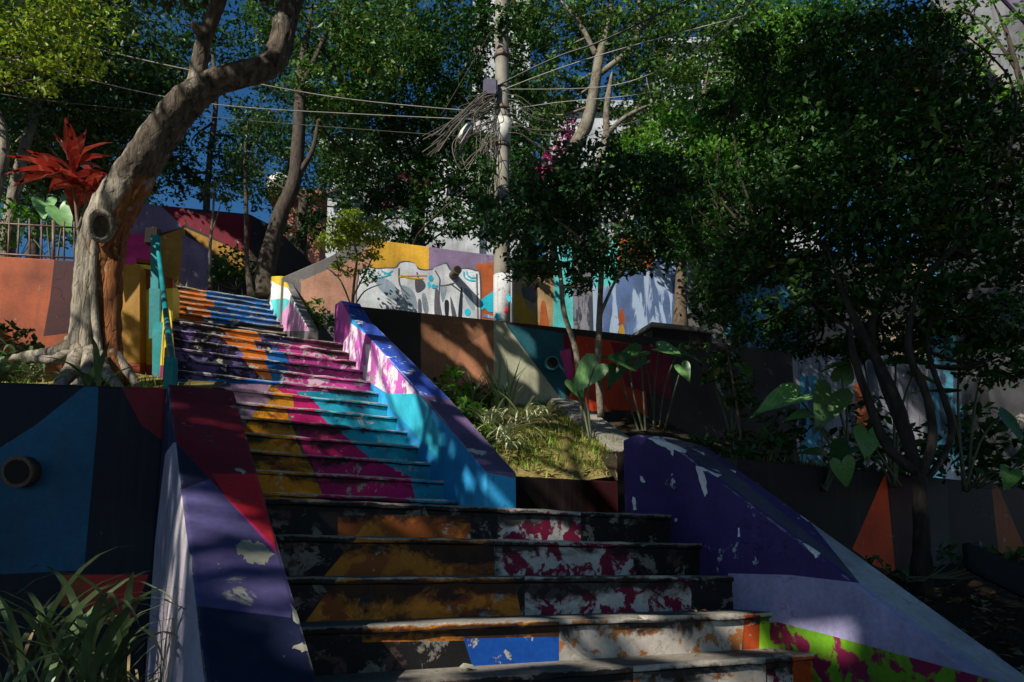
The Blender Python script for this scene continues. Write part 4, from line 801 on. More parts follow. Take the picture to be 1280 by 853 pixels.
# big dark tree on the right, many stems from one foot in front of the wall
tree('multistem_tree', 'big dark many stemmed tree in front of the right wall, filling the upper right', [([(1152, 745, 5.0), (1152, 690, 5.0), (1150, 610, 5.0), (1140, 570, 5.05), (1120, 500, 5.1), (1085, 430, 5.2), (1060, 380, 5.3), (1030, 300, 5.5)], .058, .022), ([(1148, 600, 5.0), (1165, 555, 5.0), (1160, 500, 5.0), (1135, 430, 5), (1150, 350, 5)], .035, .02), ([(1145, 590, 5.0), (1110, 560, 5.0), (1085, 500, 5.05), (1066, 440, 5.1), (1062, 400, 5.2)], .035, .02), ([(1140, 570, 5.05), (1090, 430, 5.3), (1110, 360, 5.4), (1170, 250, 5.6)], .03, .02), ([(1150, 610, 5.0), (1190, 540, 5.2), (1160, 440, 5.3), (1170, 380, 5.3)], .025, .015), ([(1085, 430, 5.2), (1010, 370, 5.6), (960, 310, 6.0)], .016, .004), ([(1150, 350, 5), (1220, 280, 5.2), (1260, 200, 5.4)], .02, .012)],
     [(930, 330, 6, 42, 34), (985, 290, 6, 62, 52), (960, 235, 6.4, 60, 42), (1050, 240, 6, 72, 60), (1060, 330, 5.8, 70, 48), (1140, 290, 5.6, 72, 56), (1130, 380, 5.4, 70, 28), (1220, 340, 5.4, 70, 44), (1200, 250, 5.6, 70, 50), (1130, 190, 6, 72, 46), (1050, 160, 6.4, 72, 46), (990, 150, 6.8, 58, 44), (1270, 270, 5.6, 48, 50), (1210, 180, 5.9, 52, 36), (1110, 120, 6.6, 62, 36), (1060, 80, 7, 66, 40), (1020, 385, 5.7, 46, 22), (1250, 400, 5.3, 50, 26), (980, 80, 7.4, 55, 42), (1130, 50, 7.2, 50, 35), (950, 400, 6.2, 40, 26), (1000, 430, 6.6, 34, 18), (1100, 425, 5.8, 50, 20), (1180, 430, 5.5, 50, 24), (1250, 450, 5.4, 44, 26), (890, 380, 6.8, 30, 30), (1060, 440, 6.4, 30, 14), (862, 305, 6.9, 28, 16), (882, 215, 6.9, 24, 14), (905, 130, 7.2, 26, 14), (868, 262, 6.9, 18, 12), (940, 60, 7.4, 24, 16), (900, 365, 6.6, 24, 12), (1225, 140, 6.2, 40, 26), (1180, 90, 6.6, 36, 30), (1275, 190, 5.8, 30, 34)], .058, 2.6, LF_BLK, BARKX, 99, sub=22, tw=.016, per=3, extra=[([(930, 300, 5.95, 46, 40), (985, 230, 6.0, 56, 40), (1060, 170, 6.2, 60, 40), (1150, 200, 5.8, 60, 40), (1040, 280, 5.8, 60, 40), (1200, 300, 5.3, 50, 40), (980, 360, 5.8, 40, 24), (1110, 110, 6.5, 50, 30), (1000, 110, 7, 50, 34)], .085, .2, LF_MID)])  # mid green clumps put the crown's highlights into leaf colour
tree('broadleaf_tree', 'thin leafy branches crossing the grey side wall in the top right corner', [([(1330, 260, 8), (1300, 180, 8), (1272, 90, 8), (1258, 40, 8), (1240, 0, 8)], .05, .012), ([(1272, 90, 8), (1230, 30, 8), (1190, 10, 8)], .02, .01)], [(1258, 20, 8, 25, 15), (1275, 60, 8, 22, 16), (1225, 5, 8, 26, 10), (1200, 30, 8.2, 20, 16), (1275, 130, 8, 16, 22), (1215, 60, 8, 22, 20), (1180, 40, 8.2, 26, 26), (1250, 110, 8, 18, 18), (1200, 110, 8, 26, 24)], .07, .9, LF_LIME, BARKD, 103, tw=.012)
# shrub in front of the graffiti
tree('flowering_shrub', 'pale yellow green shrub with bare twigs in front of the graffiti', [([(440, 400, 9.6), (442, 360, 9.6), (446, 320, 9.6), (438, 290, 9.6)], .022, .01), ([(440, 385, 9.6), (425, 350, 9.6), (408, 335, 9.6)], .012, .007), ([(442, 370, 9.6), (462, 330, 9.6), (470, 310, 9.6)], .012, .007), ([(440, 390, 9.6), (455, 365, 9.6), (478, 355, 9.6)], .012, .006)],
     [(430, 290, 9.6, 30, 14), (455, 288, 9.6, 24, 11), (415, 305, 9.6, 18, 12), (445, 312, 9.6, 28, 10), (470, 300, 9.6, 14, 9), (425, 340, 9.5, 14, 10), (455, 345, 9.5, 16, 9), (440, 275, 9.7, 20, 8), (425, 292, 9.6, 26, 14), (462, 290, 9.6, 20, 12)], .055, 1.9, LF_YEL, BARKB, 107, tw=.007, per=3, cat='shrub', group=None)
tree('bougainvillea', 'bougainvillea with bright pink blossom behind the light barked trunk', [([(690, 300, 13), (692, 240, 13), (700, 200, 13), (716, 160, 13)], .03, .015)], [(688, 208, 12.9, 16, 12), (702, 190, 12.9, 14, 10), (712, 160, 13, 11, 16), (678, 215, 12.9, 8, 6), (716, 180, 13, 8, 10)], .055, 1.3, LF_PNK, BARKT, 109, tw=.01, cat='shrub', group=None, extra=[([(660, 250, 13, 40, 34), (700, 250, 13, 30, 26), (640, 205, 13.2, 26, 30)], .07, 1.6, LF_BLK)])
tree('leafy_shrub', 'tangled dark green shrub hanging behind the small bank tree', [([(930, 600, 7.2), (925, 540, 7.2), (915, 470, 7.2), (905, 420, 7.2)], .018, .008)], [(905, 480, 7.3, 30, 30), (925, 520, 7.3, 26, 28), (895, 440, 7.4, 26, 26), (885, 390, 7.6, 22, 26), (925, 410, 7.2, 26, 22)], .075, 1.71, LF_DK, BARKT, 113, tw=.008, cat='shrub', group=None)
# trees far behind, closing the view
FARB = [('far_tree', 'far dark tree standing before the white house left of the pole', [(375, 290, 17, 28, 24), (395, 255, 17, 20, 20), (425, 215, 20.4, 30, 40), (470, 200, 20.4, 36, 30), (330, 200, 22, 45, 60), (380, 170, 22, 40, 50), (360, 90, 22, 40, 40)]), ('far_tree', 'far dark tree behind the middle of the long graffiti wall', [(660, 200, 16, 50, 40), (700, 270, 15, 60, 34), (780, 200, 16, 40, 40), (800, 270, 15, 50, 34), (600, 250, 16, 24, 26), (640, 160, 20, 40, 60), (680, 120, 20, 30, 40), (660, 240, 18, 50, 50), (620, 270, 18, 40, 30)]), ('far_tree', 'far dark tree mass behind the sunlit bushy tree', [(860, 130, 17, 60, 60), (960, 90, 17, 70, 70), (1040, 60, 17, 70, 60), (900, 250, 16, 80, 60), (1050, 200, 15, 90, 70), (1150, 120, 15, 60, 60)]), ('far_tree', 'far dark tree behind the fence and red leaved plant', [(40, 130, 19, 90, 80), (140, 120, 20, 70, 60), (90, 220, 19, 90, 40), (20, 30, 20, 90, 60)])]
for i, (nm, lb, cl) in enumerate(FARB): tree(nm, lb, [([(cl[0][0], 330, cl[0][2]), (cl[0][0] + 4, 250, cl[0][2]), (cl[0][0], cl[0][1], cl[0][2])], .15, .06)], cl, .12, 1.9, LF_BLK, BARKD, 120 + i, group='far trees behind the walls')

# unseen canopy trees around the viewer, crowns shaped to steer shade onto the stairs
def sun_clump(p, z, r): t_ = (z - p.z) / TO_SUN.z; q = p + TO_SUN * t_; return (q.x, q.y, q.z, r, r, r * .6)
big_cl = [sun_clump(onm(x, y), 10.6, .75) for x, y in ((190, 290), (215, 320), (250, 275), (290, 290), (330, 300), (350, 330), (240, 340), (290, 345), (370, 350))]  # unseen clumps added to the leaning tree to shade the mural
crown('crown', big_cl, .13, 2.6, LF_DK, big, 33, 0, gaps=True)
def shade_tree(name, label, foot, top, clumps, seed, lai=2.6, size=.15):
    t = thing(name, foot, label, 'tree', 'unseen shade trees over the lane'); bm = bmesh.new(); a = Vector(foot); b = Vector(top); m = (a + b) / 2 + Vector((.2, -.1, 0))
    pts = smooth_path([a, m, b], 6); tube(bm, pts, [.26 - .012 * i for i in range(len(pts))], 12, .15, 0, seed); twigs(bm, pts[6:], clumps, .07, seed, 2)
    new('trunk', bm, BARKD, t); leaves('crown', clump_pts(clumps, lai * math.pi / (size * size * .3), seed, .15, 0), size, LF_DK, t, seed + 1, .6, up=1.2, gaps=True)
r_ = random.Random(4); cls = [[], [], []]
for ix in range(8):
    for iy in range(7):
        x = -13.5 + ix * 2.5 + r_.uniform(-.5, .5); y = -9.5 + iy * 2.3 + r_.uniform(-.5, .5); z = 8.2 + r_.uniform(-.9, 1.1) - .07 * y
        if y > 3.2: z += .9
        cls[0 if x < -6 else 1 if x < 1 else 2].append((x, y, z, 1.9, 1.8, .95))
DARK = [(onv(x, y, v), r) for x, y, v, r in ((330, 560, 5.6, .35), (400, 575, 5.5, .4), (470, 590, 5.4, .4), (530, 600, 5.4, .35), (350, 610, 5.2, .35), (430, 620, 5.2, .35), (510, 625, 5.2, .3), (240, 440, 7.6, .35), (250, 470, 7.0, .3), (700, 700, 3.1, .5), (820, 690, 3.1, .4), (450, 700, 3.1, .5), (560, 690, 3.2, .5), (420, 790, 2.8, .3), (660, 610, 5, .4), (740, 620, 5, .4))]  # unseen leaf clumps get added along sun rays to darken these spots
DARK += [(onu(x, y, 2.95), .35) for x, y in ((830, 600), (900, 640), (960, 680), (1020, 700), (960, 730), (1080, 760), (1130, 800), (1200, 830), (900, 700), (860, 580))]
DARK += [(onv(x, y, 4.2), .5) for x, y in ((950, 600), (1030, 620), (1110, 640), (1200, 660), (1270, 650))] + [(onplane(x, y, p0, n_l), .4) for x, y in ((30, 540), (100, 530), (160, 520), (60, 620), (140, 620), (20, 680), (110, 680), (180, 600))]
DARK += [(ong(x, y), .6) for x, y in ((960, 400), (1050, 430), (1150, 400), (1180, 520), (1270, 520), (930, 340))] + [(onb(x, y), .4) for x, y in ((470, 410), (500, 430), (560, 410), (540, 470), (580, 480), (700, 440), (740, 440), (800, 450), (860, 470), (900, 500), (950, 480))] + [(onu(x, y, .3), .25) for x, y in ((240, 510), (260, 560), (290, 780), (330, 820), (270, 800))]
for ix in range(4):  # extra unseen crown on the right, added to dim the skylight there
    for iy in range(6): cls[2].append((6.4 + ix * 2.5 + r_.uniform(-.5, .5), -8.5 + iy * 2.3 + r_.uniform(-.5, .5), 8.0 + r_.uniform(-.8, 1.0) + (.8 if iy == 5 else 0), 1.9, 1.8, .95))
for i, (p, r) in enumerate(DARK):
    c = sun_clump(p, max(8.6, p.z + max(0, p.y - 3.4) * .942) + .25 * (i % 4), r + .12); cls[0 if c[0] < -6 else 1 if c[0] < 1 else 2].append(c)
for i, (f, t_) in enumerate((((-9.5, -2.5, 0), (-9.3, -2.3, 7.4)), ((-2.6, -5.5, 0), (-2.5, -4.6, 7.6)), ((3.4, -4.2, 0), (3.6, -3.6, 7.6)))):
    shade_tree('shade_tree', 'tall unseen shade tree %s the foot of the stairs' % ('far left of', 'behind and left of', 'behind and right of')[i], f, t_, cls[i], 140 + i)

# ------------------------------------------------------------------ handrail of teal boards
hr = thing('handrail', P(210, 485, 6.8), 'teal painted handrail of upright boards beside the upper flight', 'handrail')
for i, (x0, x1, y0, y1, Y) in enumerate(((188, 198.5, 293, 392, 8.4), (186, 200.5, 360, 424, 7.9), (190, 207, 402, 478, 7.4), (204, 217.5, 446, 500, 4.9))):
    a, b, c, d = P(x0, y0, Y), P(x1, y0 + 1, Y), P(x1 - .5, y1, Y), P(x0 - .5, y1, Y); bm = bmesh.new(); prism(bm, [d, c, b, a], Vector((.01, .045, 0)))
    bmesh.ops.bevel(bm, geom=list(bm.edges), offset=.006, segments=2, affect='EDGES'); new('upright', bm, TEALR, hr)
bm = bmesh.new(); tube(bm, smooth_path([P(197, 305, 8.38), P(200, 330, 8.2), P(206, 380, 6.9), (P(212, 430, 5.5)), P(215.5, 456, 4.9)], 4), .026, 10, .04); new('top_rail', bm, TEALR, hr)
bm = bmesh.new(); box(bm, (-.085, -.05, -.11), (.085, .05, .11)); bmesh.ops.bevel(bm, geom=list(bm.edges), offset=.012, segments=2, affect='EDGES')
gt = thing('gate_post', P(190, 340, 9.2), 'dark metal post with a short top bar behind the handrail', 'post'); new('top_bar', bm, PIPEIN, gt, Matrix.Translation(P(191, 296, 9.2)))
bm = bmesh.new(); tube(bm, [P(192, 345, 9.2), P(192, 285, 9.2)], .03, 8); new('post', bm, PIPE, gt)

# ------------------------------------------------------------------ metal fence on the orange wall
METAL = plain_mat('old_fence_metal', (.16, .11, .09), .6, .4, .4, 20)
fe = thing('metal_fence', P(48, 322, 8.45), 'rusty metal railing fence standing on the orange wall', 'fence')
fb = lambda x, y: onplane(x, y, oa - NO * .1, NO)
for x in list(range(-40, 0, 13)) + [11, 23, 36, 51, 66, 79, 92]:
    bm = bmesh.new(); k = x * .06; tube(bm, [fb(x + (1 if x > 30 else -1), 325 + k), fb(x + 1, 272 + k)], .011 if x != 66 else .02, 6); new('baluster', bm, METAL, fe)
for y in (279, 317):
    bm = bmesh.new(); tube(bm, [fb(-45, y - 2), fb(97, y + 6)], .013, 6); new('rail', bm, METAL, fe)

# ------------------------------------------------------------------ plants with leaves built one by one
def leaf_shape(kind, seed=0):
    """unit leaf along +Y, normal +Z; returns mesh"""
    if kind == 'heart': prof = [(-.16, .10), (-.22, .26), (-.10, .40), (.08, .42), (.28, .36), (.50, .26), (.72, .13), (.88, .045)]
    elif kind == 'strap': prof = [(.0, .025), (.12, .055), (.26, .085), (.42, .105), (.58, .105), (.74, .085), (.88, .045)]
    bm = bmesh.new(); g = random.Random(seed); bend = .28 if kind == 'heart' else .85
    mid = []; L = []; Rr = []
    def zz(y, x): return -bend * max(0, y) ** 2 * .6 + abs(x) * (.28 if kind == 'heart' else .6)
    for y, w in prof:
        yj = max(y, .0) if kind == 'heart' else y
        mid.append(bm.verts.new((0, yj, zz(yj, 0)))); wv = g.uniform(-.03, .03)
        L.append(bm.verts.new((-w, y, zz(y, w) + wv))); Rr.append(bm.verts.new((w, y, zz(y, w) - wv)))
    tip = bm.verts.new((0, 1, zz(1, 0)))
    for i in range(len(prof) - 1):
        for a in (L, Rr):
            q = [mid[i], mid[i + 1], a[i + 1], a[i]]
            if (mid[i].co - mid[i + 1].co).length < 1e-6: q = [mid[i], a[i + 1], a[i]]
            try: bm.faces.new(q if a is Rr else q[::-1])
            except ValueError: pass
    bm.faces.new((mid[-1], tip, L[-1])); bm.faces.new((mid[-1], Rr[-1], tip))
    bmesh.ops.remove_doubles(bm, verts=list(bm.verts), dist=1e-5); me = bpy.data.meshes.new('leaf'); bm.to_mesh(me); bm.free()
    me.polygons.foreach_set('use_smooth', [True] * len(me.polygons)); return me
def big_leaf_mat(name, col, vein, trans=.3):
    t = NT(name); co = t.co(); n = t.noise(co, 7, 6, .6); oi = t.n('ShaderNodeObjectInfo')
    w = t.n('ShaderNodeTexWave', wave_type='BANDS', bands_direction='DIAGONAL'); t.l(t.co((1, 1, 1)), w.inputs['Vector']); w.inputs['Scale'].default_value = 4.5; w.inputs['Distortion'].default_value = .6
    c = t.mix(t.ramp(n, .3, .7), c4([x * .75 for x in col]), c4([x * 1.25 for x in col])); c = t.mix(t.math('MULTIPLY', t.ramp(w.outputs['Fac'], .88, .98), .45), c, c4(vein))
    hs = t.n('ShaderNodeHueSaturation'); t.l(c, hs.inputs['Color']); t.l(t.math('ADD', t.math('MULTIPLY', oi.outputs['Random'], .9), .5), hs.inputs['Value'])
    b = t.n('ShaderNodeBsdfPrincipled'); t.l(hs.outputs[0], b.inputs['Base Color']); b.inputs['Roughness'].default_value = .38
    tr = t.n('ShaderNodeBsdfTranslucent'); t.l(hs.outputs[0], tr.inputs[0]); m = t.n('ShaderNodeMixShader'); m.inputs[0].default_value = trans
    t.l(b.outputs[0], m.inputs[1]); t.l(tr.outputs[0], m.inputs[2]); t.l(m.outputs[0], t.out.inputs[0]); return t.m
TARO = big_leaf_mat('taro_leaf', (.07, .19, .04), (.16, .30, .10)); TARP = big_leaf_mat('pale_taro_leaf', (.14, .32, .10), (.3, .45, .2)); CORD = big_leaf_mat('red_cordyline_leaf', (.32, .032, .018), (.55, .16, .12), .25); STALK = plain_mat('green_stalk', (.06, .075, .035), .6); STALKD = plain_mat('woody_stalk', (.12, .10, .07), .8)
HEARTS = [leaf_shape('heart', i) for i in range(3)]; STRAPS = [leaf_shape('strap', i) for i in range(3)]
def lmesh(src, mat, cache={}):
    k = (src.name, mat.name)
    if k not in cache: m = src.copy(); m.materials.append(mat); cache[k] = m
    return cache[k]
def put_leaf(parent, me, loc, tip, nor, size, wid=1.0, name='leaf'):
    y = Vector(tip).normalized(); z = Vector(nor); z = (z - y * z.dot(y)).normalized(); x = y.cross(z)
    M = Matrix.Translation(loc) @ Matrix((x, y, z)).transposed().to_4x4() @ Matrix.Diagonal((size * wid, size, size, 1))
    o = bpy.data.objects.new(name, me); COL.objects.link(o); o.matrix_world = M; o.parent = parent; o.matrix_parent_inverse = full(parent).inverted(); return o
def taro(label, foot, lv, mat=TARO, seed=0, group='large leaved taro plants'):
    """lv: (px, py, Y, size px, tip angle in the picture (0 right, 90 down), upward share of the normal)"""
    r_ = random.Random(seed); f = P(*foot); t = thing('taro_plant', f, label, 'plant', group)
    for i, (px, py, Y, sz, ang, upn) in enumerate(lv):
        c = P(px, py, Y); a = R(ang); tip = Vector((math.cos(a), r_.uniform(-.5, .1), -math.sin(a))); size = sz * Y / F
        put_leaf(t, lmesh(HEARTS[i % 3], mat), c, tip, Vector((r_.uniform(-.25, .25), -(1 - upn), upn)), size, r_.uniform(.9, 1.1))
        bm = bmesh.new(); m = (c + f) / 2 + Vector((r_.uniform(-.05, .05), 0, .1 * (c - f).length)); pts = smooth_path([f + Vector((r_.uniform(-.04, .04), r_.uniform(-.04, .04), -.06)), m, c], 5)
        tube(bm, pts, [.014 - .007 * j / len(pts) for j in range(len(pts))], 6, .1, 0, i); new('stalk', bm, STALK, t)
taro('pale green taro behind the metal fence, lit by the sun', (66, 345, 8.9), [(56, 252, 8.9, 34, 75, .35), (74, 262, 8.85, 42, 60, .3), (30, 290, 8.9, 30, 110, .5), (84, 250, 8.9, 32, -60, .4)], TARP, 1)
taro('taro on the grass bank with one sunlit drooping leaf pointing left', (736, 545, 7.3), [(744, 458, 7.3, 50, 132, .35), (716, 478, 7.5, 30, 60, .5)], TARP, 2)
taro('taro with broad dark leaves before the scarlet wall, on bare stalks', (806, 558, 8.3), [(800, 440, 8.3, 40, 160, .5), (786, 456, 8.2, 42, 195, .4), (772, 462, 8.3, 30, 120, .5)], TARO, 3)
taro('taro below the masonry box with two sunlit leaves on a pale stalk', (820, 560, 8.6), [(824, 436, 8.6, 36, 20, .55), (846, 442, 8.6, 34, 10, .6), (852, 458, 8.5, 26, 70, .5), (806, 452, 8.6, 26, 150, .5)], TARP, 4)
taro('taro with small lit leaves half hidden by the tangled shrub', (915, 570, 7.6), [(900, 450, 7.6, 34, 15, .5), (888, 470, 7.5, 24, 140, .5), (930, 460, 7.5, 22, 60, .4)], TARO, 5)
taro('taro with a long sunlit leaf pointing left above the dark right wall', (1062, 590, 6.5), [(996, 496, 6.5, 66, 163, .6), (1040, 492, 6.4, 60, 118, .45), (1052, 474, 6.4, 34, -70, .4), (1010, 520, 6.5, 34, 175, .6)], TARP, 6)
taro('taro with flat horizontal leaves behind the many stemmed tree', (1120, 600, 6.3), [(1080, 452, 6.3, 76, 172, .9), (1120, 455, 6.3, 62, 5, .9), (1140, 470, 6.2, 44, 20, .8), (1085, 540, 6.2, 40, 100, .5), (1060, 560, 6.3, 44, 150, .5)], TARO, 7)
taro('taro at the right edge with shaded leaves above the wall', (1210, 605, 6.2), [(1180, 492, 6.2, 56, 185, .85), (1226, 470, 6.2, 58, 0, .85), (1250, 520, 6.1, 46, 60, .5), (1200, 440, 6.2, 60, 350, .9), (1262, 590, 5.8, 34, 120, .4)], TARO, 8)
taro('low taro with dark leaves at the foot of the multistem tree', (1035, 605, 6.0), [(1030, 570, 6.0, 40, 190, .6), (1052, 578, 5.9, 36, 80, .5), (1004, 590, 6.1, 30, 170, .6)], TARO, 9)

cp = thing('cordyline_plant', P(102, 330, 7.9), 'cordyline plant with bright red strap leaves on thin stems by the fence', 'plant')
for i, L in enumerate(([(103, 335, 7.9), (98, 290, 7.9), (94, 250, 7.9), (90, 222, 7.9)], [(97, 288, 7.9), (106, 262, 7.9), (108, 240, 7.9)])):
    bm = bmesh.new(); limb(bm, L, .02, .014, 7, .1, i); new('stem', bm, STALKD, cp)
r_ = random.Random(11)
for (cx, cy, n, s) in ((88, 224, 15, .52), (92, 212, 13, .48), (90, 232, 9, .46), (106, 238, 9, .34)):
    for i in range(n):
        a = 2 * math.pi * i / n + r_.uniform(-.25, .25); el = r_.uniform(.0, .8) if cy > 214 else r_.uniform(.75, 1.45); d = Vector((math.cos(a) * math.cos(el), math.sin(a) * math.cos(el), math.sin(el)))
        put_leaf(cp, lmesh(STRAPS[i % 3], CORD), P(cx + r_.uniform(-3, 3), cy + r_.uniform(-5, 5), 7.9), d, Vector((-d.x * d.z, -d.y * d.z, 1.2 - d.z * d.z)), s * r_.uniform(.65, 1.15), 1.35)

# strap leaved clumps at the foot of the left wall: every leaf a part
STRIP = big_leaf_mat('strap_leaf_green', (.13, .20, .085), (.2, .28, .14), .25); STRIPD = plain_mat('withered_strap_leaf', (.26, .20, .10), .8); STRIPP = plain_mat('striped_leaf_cream', (.42, .46, .28), .55)
def strap_plant(label, foot, n, L, w, seed, mat, dead=.15, lean=(0, 0), up=1.2, group='strap leaved clumps', part=True, bend=1.9, name='lily_clump'):
    r_ = np.random.default_rng(seed); f = P(*foot) if len(foot) == 3 else foot; t = thing(name, f, label, 'plant', group); f = np.array(f)
    for i in range(n):
        a = r_.uniform(0, 6.283); d = np.array((math.cos(a) + lean[0], math.sin(a) + lean[1], up * r_.uniform(.7, 1.5)))
        b = f + np.array((r_.uniform(-1, 1), r_.uniform(-1, 1), 0)) * .09 * L / .6; ln = L * r_.uniform(.55, 1.2); dd = r_.random() < dead
        blade_mesh('leaf', [b], [d], [ln * (.9 if dd else 1)], [w * (.5 if dd else r_.uniform(.7, 1.2))], [bend * r_.uniform(.6, 1.5)], STRIPD if dd else mat, t, 8)
strap_plant('arching strap leaved clump under the red patch of the left wall', (118, 860, 2.75), 34, .80, .026, 3, STRIP, .22, bend=2.3, up=1.9)
strap_plant('strap leaved clump at the lower left corner with leaves leaning left', (40, 855, 2.7), 28, .78, .026, 5, STRIP, .15, (-.2, 0), bend=2.2, up=1.9)
strap_plant('low withered clump beside the white side of the left balustrade', (160, 880, 2.9), 26, .46, .02, 8, STRIP, .55)
strap_plant('bright green strap plant at the foot of the leaning tree', (118, 488, 4.9), 12, .40, .05, 12, STRIP, 0, up=1.6, bend=1.3)
strap_plant('dark strap plant in front of the orange wall', (35, 470, 6.6), 30, .62, .035, 14, STRIP, .1, (.2, 0))
strap_plant('strap plant at the left edge of the picture beside the tree roots', (-6, 475, 5.6), 24, .42, .04, 15, STRIP, .1, (.3, 0))
# spider plants on the bank
for i, (x, y, Y, L, lab) in enumerate(((632, 548, 6.9, .44, 'cream striped spider plant nearest the edge of the grass'), (655, 528, 7.3, .46, 'cream striped spider plant under the sage part of the wall'), (612, 530, 7.1, .42, 'cream striped spider plant beside the purple balustrade top'), (640, 562, 6.6, .34, 'lowest cream striped spider plant on the grass bank'), (680, 520, 7.6, .36, 'spider plant at the upper end of the concrete kerb'))):
    strap_plant(lab, (x, y, Y), 46, L, .022, 30 + i, STRIPP, .05, (0, -.15), 1.1, 'spider plants on the bank', name='spider_plant', bend=1.7)
strap_plant('dark upright strap plant behind the spider plants', (628, 520, 7.9), 34, .60, .03, 40, STRIP, .05, up=2.4, bend=.9)
strap_plant('dark upright strap plant in the shade under the brown wall', (590, 515, 7.8), 26, .5, .03, 41, STRIP, .05, up=2.0, bend=1.0)
# small leafy plants in the bank
def leafy(name, label, cl, size, lai, mat, foot, seed):
    t = thing(name, P(*foot), label, 'plant', 'leafy plants on the bank'); bm = bmesh.new(); cc = px_clumps(cl); twigs(bm, [P(*foot)], cc, .008, seed, 3); new('stem', bm, STALK, t); crown('foliage', cc, size, lai, mat, t, seed, 0, .55)
leafy('leafy_plant', 'leafy plant with a sunlit tip beside the cobalt balustrade top', [(563, 470, 7.6, 14, 12), (572, 490, 7.5, 18, 12), (560, 505, 7.4, 20, 16), (585, 515, 7.3, 22, 18), (600, 545, 7, 18, 16)], .085, 1.6, LF_LIME, (578, 535, 7.4), 201)
leafy('leafy_plant', 'dark leafy plant filling the corner beside the purple coping', [(575, 530, 7.2, 26, 18), (600, 560, 6.6, 24, 14), (595, 500, 7.9, 26, 20), (545, 490, 8, 20, 16)], .075, 1.6, LF_BLK, (590, 560, 7.2), 203)
leafy('leafy_plant', 'yellow green leafy plant among the spider plants', [(618, 518, 7.2, 10, 8), (608, 535, 7.1, 12, 8)], .07, 1.1, LF_YEL, (614, 545, 7.1), 204)
leafy('leafy_plant', 'dark undergrowth in front of the dark end of the long wall', [(960, 560, 7.0, 40, 24), (930, 575, 6.8, 34, 16), (985, 540, 7.2, 26, 28), (880, 560, 7.4, 30, 18)], .085, 1.5, LF_BLK, (950, 590, 6.8), 211)
leafy('leafy_plant', 'leafy undergrowth between the taro stalks above the right wall', [(1100, 580, 6.6, 40, 22), (1060, 560, 6.9, 30, 26), (1140, 560, 6.8, 34, 28), (1085, 520, 7.2, 24, 26)], .09, 1.3, LF_DK, (1100, 605, 6.4), 212)
leafy('leafy_plant', 'dark leafy undergrowth at the far right above the wall', [(1200, 575, 6.5, 40, 26), (1250, 560, 6.4, 40, 30), (1280, 590, 6.2, 30, 20), (1220, 530, 6.8, 30, 24)], .09, 1.3, LF_BLK, (1220, 610, 6.2), 213)
leafy('leafy_plant', 'low leafy weeds on the verge below the right wall', [(1080, 705, 4.9, 30, 10), (1200, 690, 4.9, 30, 14), (1250, 700, 4.7, 24, 16), (1110, 720, 4.6, 26, 8)], .07, .9, LF_DK, (1160, 722, 4.8), 214)
leafy('leafy_plant', 'green bush behind the white and aqua balustrade', [(390, 390, 10.2, 20, 18), (405, 402, 9.9, 14, 10), (380, 378, 10.6, 12, 12)], .07, 1.5, LF_MID, (395, 412, 10.1), 205)
leafy('leafy_plant', 'dark bush in front of the mural at the stair head', [(292, 330, 11.9, 24, 22), (312, 345, 11.7, 20, 14), (275, 345, 11.8, 16, 10)], .08, 1.4, LF_BLK, (295, 362, 11.8), 206)
leafy('leafy_plant', 'small green bush behind the fence at the left edge', [(10, 268, 9.2, 24, 14), (45, 285, 9.2, 22, 14), (0, 295, 9.1, 20, 16), (80, 296, 9.2, 18, 12)], .07, 1.5, LF_LIME, (20, 330, 9.2), 207)
leafy('leafy_plant', 'dark bush in front of the orange wall at the left edge', [(10, 430, 7.2, 30, 26), (40, 445, 7, 20, 14), (0, 460, 6.4, 24, 16)], .07, 1.5, LF_DK, (12, 470, 7), 208)

# ------------------------------------------------------------------ grass and litter nobody could count
def scatter(name, poly, zf, n, L, W, mat, seed, bend=1.2, up=1.5, dens=None):
    g = np.random.default_rng(seed); a, b, c, d = [np.array(p[:2], float) for p in poly]; s = g.random((n, 1)); t_ = g.random((n, 1))
    q = (a * (1 - s) + b * s) * (1 - t_) + (d * (1 - s) + c * s) * t_
    if dens: 
        from mathutils import noise as mn
        k = np.array([mn.noise(Vector((x * 1.7, y * 1.7, seed))) for x, y in q]); q = q[g.random(len(q)) < np.clip(.55 + k * dens, .05, 1)]
    n = len(q); z = np.array([zf(x, y) for x, y in q]) - .01; D = g.normal(size=(n, 3)) * .6; D[:, 2] = up
    return tag(blade_mesh(name, np.c_[q, z], D, L * (.5 + g.random(n)), W * (.6 + .8 * g.random(n)), bend * (.5 + g.random(n)), mat, None, 3, seed), kind='stuff')
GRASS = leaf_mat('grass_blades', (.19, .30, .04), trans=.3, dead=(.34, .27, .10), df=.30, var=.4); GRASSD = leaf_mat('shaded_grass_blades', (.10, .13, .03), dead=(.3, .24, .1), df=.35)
gq = [U(2.5, 5.17, 0)[:2], GK[1], GK[0], (-1.5, 8.6)]
scatter('bank_grass', gq, zm, 15000, .075, .009, GRASS, 301, dens=1.2)
scatter('bed_grass', ((-6.5, 4.0), (-1.9, 4.05), (-3.2, 8), (-7, 8)), zl, 6500, .07, .010, GRASS, 302, dens=1.3)
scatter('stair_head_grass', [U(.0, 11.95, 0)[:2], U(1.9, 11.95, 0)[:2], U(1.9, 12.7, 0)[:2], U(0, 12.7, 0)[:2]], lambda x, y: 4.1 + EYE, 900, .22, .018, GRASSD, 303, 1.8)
scatter('bed_edge_grass', [U(3.3, 4.42, 0)[:2], U(8.5, 4.42, 0)[:2], U(8.5, 5.0, 0)[:2], U(3.3, 5.0, 0)[:2]], zr, 1300, .16, .012, GRASSD, 304, 2.4, dens=1.5)
